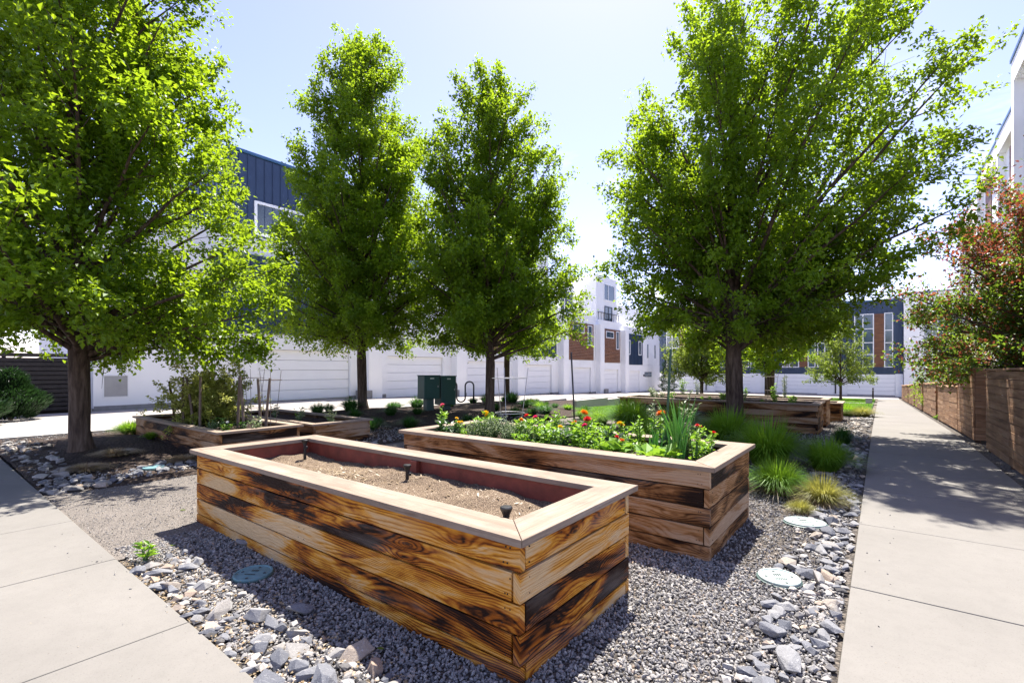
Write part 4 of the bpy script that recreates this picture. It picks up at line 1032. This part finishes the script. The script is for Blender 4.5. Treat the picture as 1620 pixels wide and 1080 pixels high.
for a,b in ((4.4,10.2),(15.3,17.6),(22.3,24.5),(29.1,31.3),(35.6,38.3),(42.8,45.4),(49.1,51.),(55.1,61.5)):
    zz=g((a+b)/2); pl=MB(); lw(pl,X-.3,X+.03,a+.03,b-.03,zz-.5,zz+.16); pl.build('plinth',M['plinth'],B)
for (a,b) in ((15.5,16.1),(22.6,23.),(44.4,45.1)):
    m=MB(); lw(m,X+.031,X+.75,a,b,g(a)-.3,g(a)+.42); m.build('step',M['plinth'],B,bevel=.02)
for i,(a,b) in enumerate(doors):
    d=garage(B,'x',0,a-33,b-33,g((a+b)/2),2.5)
cl=[('plain',0,8.4,16.2),('clad',2,24.4,29.4),('navy',3,31.2,36.2),('clad',4,38.2,43.2),('clad',5,45.2,49.4),('navy',6,50.9,55.8)]
for kind,i,a,b in cl:
    gz=g((a+b)/2)
    seams('x',-.03,a-33,b-33,gz+3.25,gz+6.85,B,M['navy' if kind=='plain' else kind],'wood_panel' if kind=='clad' else 'metal_panel',.15 if kind=='clad' else .40,kind=='clad')
    f=M['frame']
    q=(b-a)
    if kind=='clad':
        window(B,'x',.025,a-33+q*.16,a-33+q*.60,gz+5.85,gz+6.6,.09,.06); window(B,'x',.025,a-33+q*.74,a-33+q*.92,gz+4.7,gz+6.7,.09,.06)
    elif kind=='navy':
        for s_ in (.06,.72): window(B,'x',.03,a-33+q*s_,a-33+q*(s_+.17),gz+4.4,gz+6.1,.10,.06)
for y in (57.2,59.6):
    window(B,'x',-.03,y-33,y-33+.5,g(58)+4.2,g(58)+6.0,.06,.04)
window(B,'x',0,56.4-33,58.6-33,g(58)+1.9,g(58)+2.5,.06,.03,frame=M['darkframe'])
# upper windows and terraces
for (y0,y1,z0,z1,off,mu,fm) in ((40.6,43.2,8.0,10.4,-2.4,(('v',.33),('v',.66)),'frame'),(38.,39.6,8.,10.2,-2.4,(('v',.5),),'frame'),(46.2,48.,7.5,9.3,-.3,(('v',.5),),'darkframe'),(46.,48.6,9.9,11.7,-.3,(('v',.4),),'frame'),(32.,34.8,8.,10.6,-.8,(('v',.5),),'frame'),(25.,28.6,7.6,9.2,-3.,(('v',.5),),'frame'),(18.2,21.4,8.,10.4,-1.2,(('v',.5),),'frame')):
    gz=g((y0+y1)/2); window(B,'x',off,y0-33,y1-33,gz+z0,gz+z1,.10,.06,mu,M[fm])
m=MB()
for k in range(9): lw(m,X-.2,X-.16,44.6+.6*k,44.64+.6*k,g(47)+7.7,g(47)+8.5)
lw(m,X-.21,X-.15,44.5,49.6,g(47)+8.5,g(47)+8.55); m.build('terrace_railing',M['blackmetal'],B)
m=MB(); lw(m,X+.001,X+.02,4.72,5.42,.50,1.28); m.build('access_panel',M['greymetal'],B)
m=MB(); lw(m,X+.001,X+.028,4.68,5.46,.46,.498); lw(m,X+.001,X+.028,4.68,5.46,1.282,1.32); lw(m,X+.001,X+.028,4.68,4.718,.5,1.28); lw(m,X+.001,X+.028,5.422,5.46,.5,1.28); m.build('panel_frame',M['trim'],B)
for y in (4.15,23.3,30.0,36.9):
    m=MB(); gz=g(y); yy=y-33; xx=.08 if y>5 else .05
    m.tube([(xx,yy,gz+6.5),(xx,yy,gz+.25),(xx+.10,yy,gz+.10)],.055,8); m.build('downspout',M['trim'],B,smooth=True)
for y in (9.75,23.9,30.9,44.9,50.6,56.):
    m=MB(); gz=g(y); m.lathe([(.07,-.11),(.085,-.10),(.085,.10),(.07,.11)],12,(.10,y-33,gz+2.05)); m.box(.001,.03,y-33-.06,y-33+.06,gz+1.99,gz+2.11); m.build('wall_lamp',M['lamp'],B)
for y in (17.1,24.1,31.,37.9):
    m=MB(); gz=g(y); m.box(.001,.09,y-33-.09,y-33+.09,gz+.55,gz+.72); m.build('outlet_box',M['greymetal'],B,bevel=.01)
# blue metal tower rising out of the row
T=empty('metal_tower',(-28.9,12.6,6.9),0,'dark blue standing seam metal tower with a white framed opening above the townhouses','tower')
m=MB(); m.box(-4.,3.4,-2.55,7.5,0,5.6-.02); m.build('core',M['navy'],T)
seams('x',3.4,-2.55,7.5,0,5.55,T,M['navy'],'side_cladding',.42); seams('y',-2.55,-4.,3.4,0,5.55,T,M['navy'],'front_cladding',.42)
m=MB(); m.box(-4.05,3.53,-2.68,7.55,5.58,5.72); m.build('coping',M['navyl'],T)
window(T,'x',3.44,-1.4,1.9,1.55,3.3,.13,.09,(('v',.55),))
# far building across the end
FY=66.5; gz=g(66)
F=empty('apartment_building',(0,FY,gz),0,'dark blue metal clad building with white garage doors across the end of the path','building')
m=MB(); m.box(-34,1.95,.3,14,-.5,10.5); m.build('core',M['navy'],F)
prev=-34.
dd=[(-3.0-7.2*k,1.3-7.2*k) for k in range(4)][::-1]
for a,b in dd:
    m=MB(); m.box(prev,a,0,.299,-.4,2.38); prev=b; m.build('base_wall',M['white'],F)
m=MB(); m.box(prev,1.95,0,.299,-.4,2.38); m.build('base_wall',M['white'],F)
for a,b in dd: garage(F,'y',0,a,b,0,2.33,.18)
seams('y',.28,-34,1.95,2.4,10.45,F,M['navy'],'metal_cladding',.45,d=.06)
m=MB(); m.box(-34.1,2.0,.1,14,10.46,10.62); m.build('coping',M['navyl'],F)
for k in range(4):
    o_=-7.2*k
    window(F,'y',.2,-2.35+o_,-.55+o_,3.1,9.1,.10,.08,(('h',.46),('h',.24),('h',.72),('v',.45)))
    seams('y',.2,-.54+o_,.33+o_,3.15,9.05,F,M['clad'],'wood_panel',.16,True,d=.03)
    window(F,'y',.2,.34+o_,1.12+o_,3.1,9.1,.09,.08,(('h',.22),('h',.45),('h',.68)))
    window(F,'y',.2,-5.9+o_,-4.4+o_,3.1,6.0,.10,.08,(('v',.5),))
    m=MB(); m.tube([(-4.1+o_,-.06,10.3),(-4.1+o_,-.06,.1)],.07,8); m.build('downspout',M['blackmetal'],F)
W=empty('white_apartment_block',(4.,FY-1.,gz),0,'white block with tall windows adjoining the dark blue building','building')
m=MB(); m.box(-2.0,12,.3,13,-.5,10.9); m.build('wall',M['white'],W)
m=MB(); m.box(-2.05,12.1,.2,13.1,10.91,11.05); m.build('coping',M['navyl'],W)
window(W,'y',.3,-.45,.75,2.6,8.6,.09,.06,(('h',.3),('h',.62),('v',.62))); seams('y',.3,.78,3.2,2.6,9.0,W,M['navy'],'metal_panel',.45)
for x in (3.8,6.4): window(W,'y',.3,x,x+1.5,3.,8.4,.09,.06,(('h',.35),('h',.68)))
m=MB(); m.box(-1.5,-1.3,.05,.3,7.4,7.6); m.build('wall_lamp',M['lamp'],W)
# bollard at the end of the path
o=empty('bollard',(-.55,57.0,g(57)),0,'slim dark bollard at the far end of the path','bollard')
m=MB(); m.lathe([(.07,-.1),(.07,.98),(.05,1.05),(.0,1.06)],14); m.build('post',M['blackmetal'],o,smooth=True)
m=MB(); m.lathe([(.072,.80),(.076,.805),(.076,.90),(.072,.905)],14); m.build('band',M['greymetal'],o)
o=empty('utility_box',(-.62,41.2,g(41)),0,'small pale grey utility box at the lawn edge by the path','utility box')
m=MB(); m.box(-.18,.18,-.15,.15,-.1,.30); m.build('body',M['greymetal'],o,bevel=.015)
m=MB(); m.prism([(-.2,-.17),(.2,-.17),(.2,.17),(-.2,.17)],.302,.34); m.build('lid',M['wire'],o,bevel=.01)

# right hand townhouses
def rtown(x,y0,y1,h,label,canopy=True):
    zb=g((y0+y1)/2); o=empty('white_townhouse',(x,y0,zb),0,label,'townhouse','white townhouses behind the fence'); w=y1-y0
    m=MB(); m.box(.3,9,0,w-.02,-.6,h); 
    m.box(0,.299,.0,.45,-.6,h); m.box(0,.299,w-.47,w-.02,-.6,h); m.box(0,.299,.4505,w-.4705,h-.9,h-.001)
    m.box(0,.299,.4505,w-.4705,3.0,3.5); m.build('wall',M['white'],o)
    m=MB(); m.box(-.04,9.05,-.04,w+.02,h+.001,h+.14); m.build('coping',M['navyl'],o)
    seams('-x',.3,w*.55,w*.8,-.2,h-1.,o,M['clad'],'wood_panel',.15,True,d=.04)
    for z0 in (.2,3.8,6.6,9.3):
        if z0+2.1<h-.9:
            window(o,'-x',.3,.7,w*.5,z0+.4,z0+2.1,.09,.05,(('v',.4),)); window(o,'-x',.3,w*.83,w-.6,z0+.4,z0+2.1,.08,.05)
    m=MB(); m.box(-.9,-.001,.8,w*.55,2.65,2.8); m.build('porch_roof',M['trim'],o)
    m=MB(); m.tube([(.15,.8,2.6),(.15,.8,-.3)],.06,8); m.build('downspout',M['trim'],o)
    m=MB(); m.lathe([(.06,-.1),(.075,-.09),(.075,.09),(.06,.1)],10,(-.085,.2,2.1)); m.box(-.03,-.001,.15,.25,2.05,2.15); m.build('wall_lamp',M['lamp'],o)
    window(o,'y',0,2.2,3.4,5.,7.,.09,.05); 
    return o
rtown(4.1,19.3,27.0,13.9,'tall white townhouse with blue parapet at the right photo edge, nearest of its row')
rtown(4.9,28.0,36.0,14.3,'white townhouse behind the plum tree, second from the right photo edge')
rtown(5.2,37.3,45.3,15.2,'white townhouse behind the round bush, third from the right photo edge')
rtown(5.2,46.3,54.3,14.6,'farthest white townhouse of the right row')

# ================================================================== FENCES
def fence(x,y0,y1,h,label,slats=9,post0=True,ret=0,grp='stained timber fence sections'):
    o=empty('wooden_fence',(x,y0,g(y0)),0,label,'fence',grp); L=y1-y0; n=max(1,int(round(L/2.0)))
    m=MB(); sh=h/slats
    dz=lambda y:g(y0+y)-g(y0)
    for k in range(n):
        a,b=L*k/n,L*(k+1)/n
        for s_ in range(slats):
            z0=.03+s_*sh; z1=z0+sh-.008; q=random.uniform(-.004,.004); sag=random.uniform(-.003,.003)
            za,zb=dz(a),dz(b); off=(random.random()*40,random.random()*40)
            vs=[(q,a+.003,z0+za),(q+.025,a+.003,z0+za),(q,b-.003,z0+zb+sag),(q+.025,b-.003,z0+zb+sag),(q,a+.003,z1+za),(q+.025,a+.003,z1+za),(q,b-.003,z1+zb+sag),(q+.025,b-.003,z1+zb+sag)]
            fs=[(0,2,3,1),(4,5,7,6),(0,1,5,4),(2,6,7,3),(0,4,6,2),(1,3,7,5)]
            m.add(vs,fs,[[(vs[i][1]+off[0],vs[i][0]+vs[i][2]+off[1]) for i in f] for f in fs])
    if ret:
        for s_ in range(slats):
            z0=.03+s_*sh; m.box(.03,ret,L-.03,L-.005,z0+dz(L),z0+sh-.008+dz(L))
            m.box(.03,ret,.005,.03,z0,z0+sh-.008)
    m.build('slats',M['fence'],o,bevel=.003)
    for k in range(n+1):
        y=L*k/n; p=MB(); y=min(max(y,.055),L-.055)
        p.box(.032,.122,y-.045,y+.045,dz(y)-.4,dz(y)+h+.035); p.build('post',M['fencepost'],o,bevel=.004)
    m=MB(); 
    for k in range(n):
        a,b=L*k/n,L*(k+1)/n; m.box(-.03,.13,a+.002,b-.002,h+.04+(dz(a)+dz(b))/2,h+.072+(dz(a)+dz(b))/2)
    m.build('cap_rail',M['fence'],o,bevel=.004)
    return o
fence(1.60,6.6,12.75,1.48,'tall stained timber fence at the right photo edge, nearest section',11)
fence(2.05,12.8,14.2,1.42,'set back timber gate section between the two tall fence sections',11)
o=fence(1.60,14.3,17.0,1.56,'tall stained timber fence section with dark post after the set back gate',11,ret=.5)
yy=17.15
names=['first low stepped fence section after the tall ones','second low stepped fence section with dark post at its near end','third low stepped fence section','fourth low stepped fence section by the round bush','fifth low stepped fence section','farthest low stepped fence section']
for k,(a,b,h) in enumerate(((17.1,22.4,1.12),(23.2,29.4,1.25),(30.3,36.6,1.28),(37.6,44.4,1.25),(45.4,52.,1.25),(53.,58.,1.25))):
    fence(1.60,a,b,h,names[k]+' along the right path',8,ret=.8)
fd=empty('slat_fence',(-23.6,-3,0),0,'nearly black horizontal slat fence behind the dark pines at the left edge','fence')
m=MB()
for k in range(13): m.box(0,.03,0,7.0,.05+.16*k,.05+.16*k+.125)
m.build('slats',M['darkfence'],fd)
for k in range(5):
    m=MB(); m.box(-.10,-.002,.05+1.7*k,.15+1.7*k,-.3,2.2); m.build('post',M['darkfence'],fd)
m=MB(); m.box(-.6,-.3,-1,7.3,-.3,1.9); m.build('backing_wall',M['darkfence'],fd)

# ================================================================== CAMERA, SKY, SUN
cd=bpy.data.cameras.new('camera'); cam=bpy.data.objects.new('camera',cd); COL.objects.link(cam)
cam.location=(0,0,1.53); cam.rotation_euler=(PI/2,0,TH); cd.sensor_width=36; cd.lens=36*752/1620; cd.shift_y=44/1620; cd.clip_end=2000; cd.clip_start=.05
sc.camera=cam
sd=Vector((-.14,.335,.714)).normalized()
sl=bpy.data.lights.new('sun','SUN'); so=bpy.data.objects.new('sun',sl); COL.objects.link(so); so.location=(-10,20,30)
so.rotation_euler=sd.to_track_quat('Z','Y').to_euler(); sl.energy=SUN; sl.angle=math.radians(.53); sl.color=(1,.955,.89)
w=bpy.data.worlds.new('World'); sc.world=w; w.use_nodes=True; nt=w.node_tree; bg=nt.nodes['Background']
sky=nt.nodes.new('ShaderNodeTexSky'); sky.sky_type='NISHITA'; sky.sun_disc=False; sky.sun_elevation=math.asin(sd.z); sky.sun_rotation=math.atan2(sd.x,sd.y)%(2*PI)
sky.altitude=1600; sky.air_density=1.0; sky.dust_density=1.6; sky.ozone_density=2.0
# thin low clouds near the horizon to the right
tc=nt.nodes.new('ShaderNodeTexCoord'); mp=nt.nodes.new('ShaderNodeMapping'); mp.inputs['Scale'].default_value=(1.5,1.5,5.5); nt.links.new(tc.outputs['Generated'],mp.inputs[0])
ns=nt.nodes.new('ShaderNodeTexNoise'); ns.inputs['Scale'].default_value=2.6; ns.inputs['Detail'].default_value=7; ns.inputs['Roughness'].default_value=.58; nt.links.new(mp.outputs[0],ns.inputs['Vector'])
sx=nt.nodes.new('ShaderNodeSeparateXYZ'); nt.links.new(tc.outputs['Generated'],sx.inputs[0])
def mr(v,a,b,c,d):
    n=nt.nodes.new('ShaderNodeMapRange'); nt.links.new(v,n.inputs[0])
    for i,q in enumerate((a,b,c,d)): n.inputs[i+1].default_value=q
    return n.outputs[0]
low=mr(sx.outputs[2],.10,.48,1,0); cl_=mr(ns.outputs[0],.54,.70,0,.8)
mu=nt.nodes.new('ShaderNodeMath'); mu.operation='MULTIPLY'; nt.links.new(low,mu.inputs[0]); nt.links.new(cl_,mu.inputs[1])
mixn=nt.nodes.new('ShaderNodeMix'); mixn.data_type='RGBA'; nt.links.new(mu.outputs[0],mixn.inputs[0]); tint=nt.nodes.new('ShaderNodeMix'); tint.data_type='RGBA'; tint.blend_type='MULTIPLY'; tint.inputs[0].default_value=1; nt.links.new(sky.outputs[0],tint.inputs[6]); tint.inputs[7].default_value=(1.02,.81,.885,1)
nt.links.new(tint.outputs[2],mixn.inputs[6]); mixn.inputs[7].default_value=(6.,6.1,6.5,1)
nt.links.new(mixn.outputs[2],bg.inputs[0]); bg.inputs[1].default_value=SKY
vs_=sc.view_settings; vs_.view_transform='Standard'; vs_.look='None'; vs_.exposure=EXPO; vs_.gamma=1
sc.cycles.max_bounces=8; sc.cycles.diffuse_bounces=6; sc.cycles.transparent_max_bounces=8; sc.cycles.transmission_bounces=4; sc.cycles.sample_clamp_indirect=8
print('LEAVES',TREELOG,'ROCKS',ROCKN)
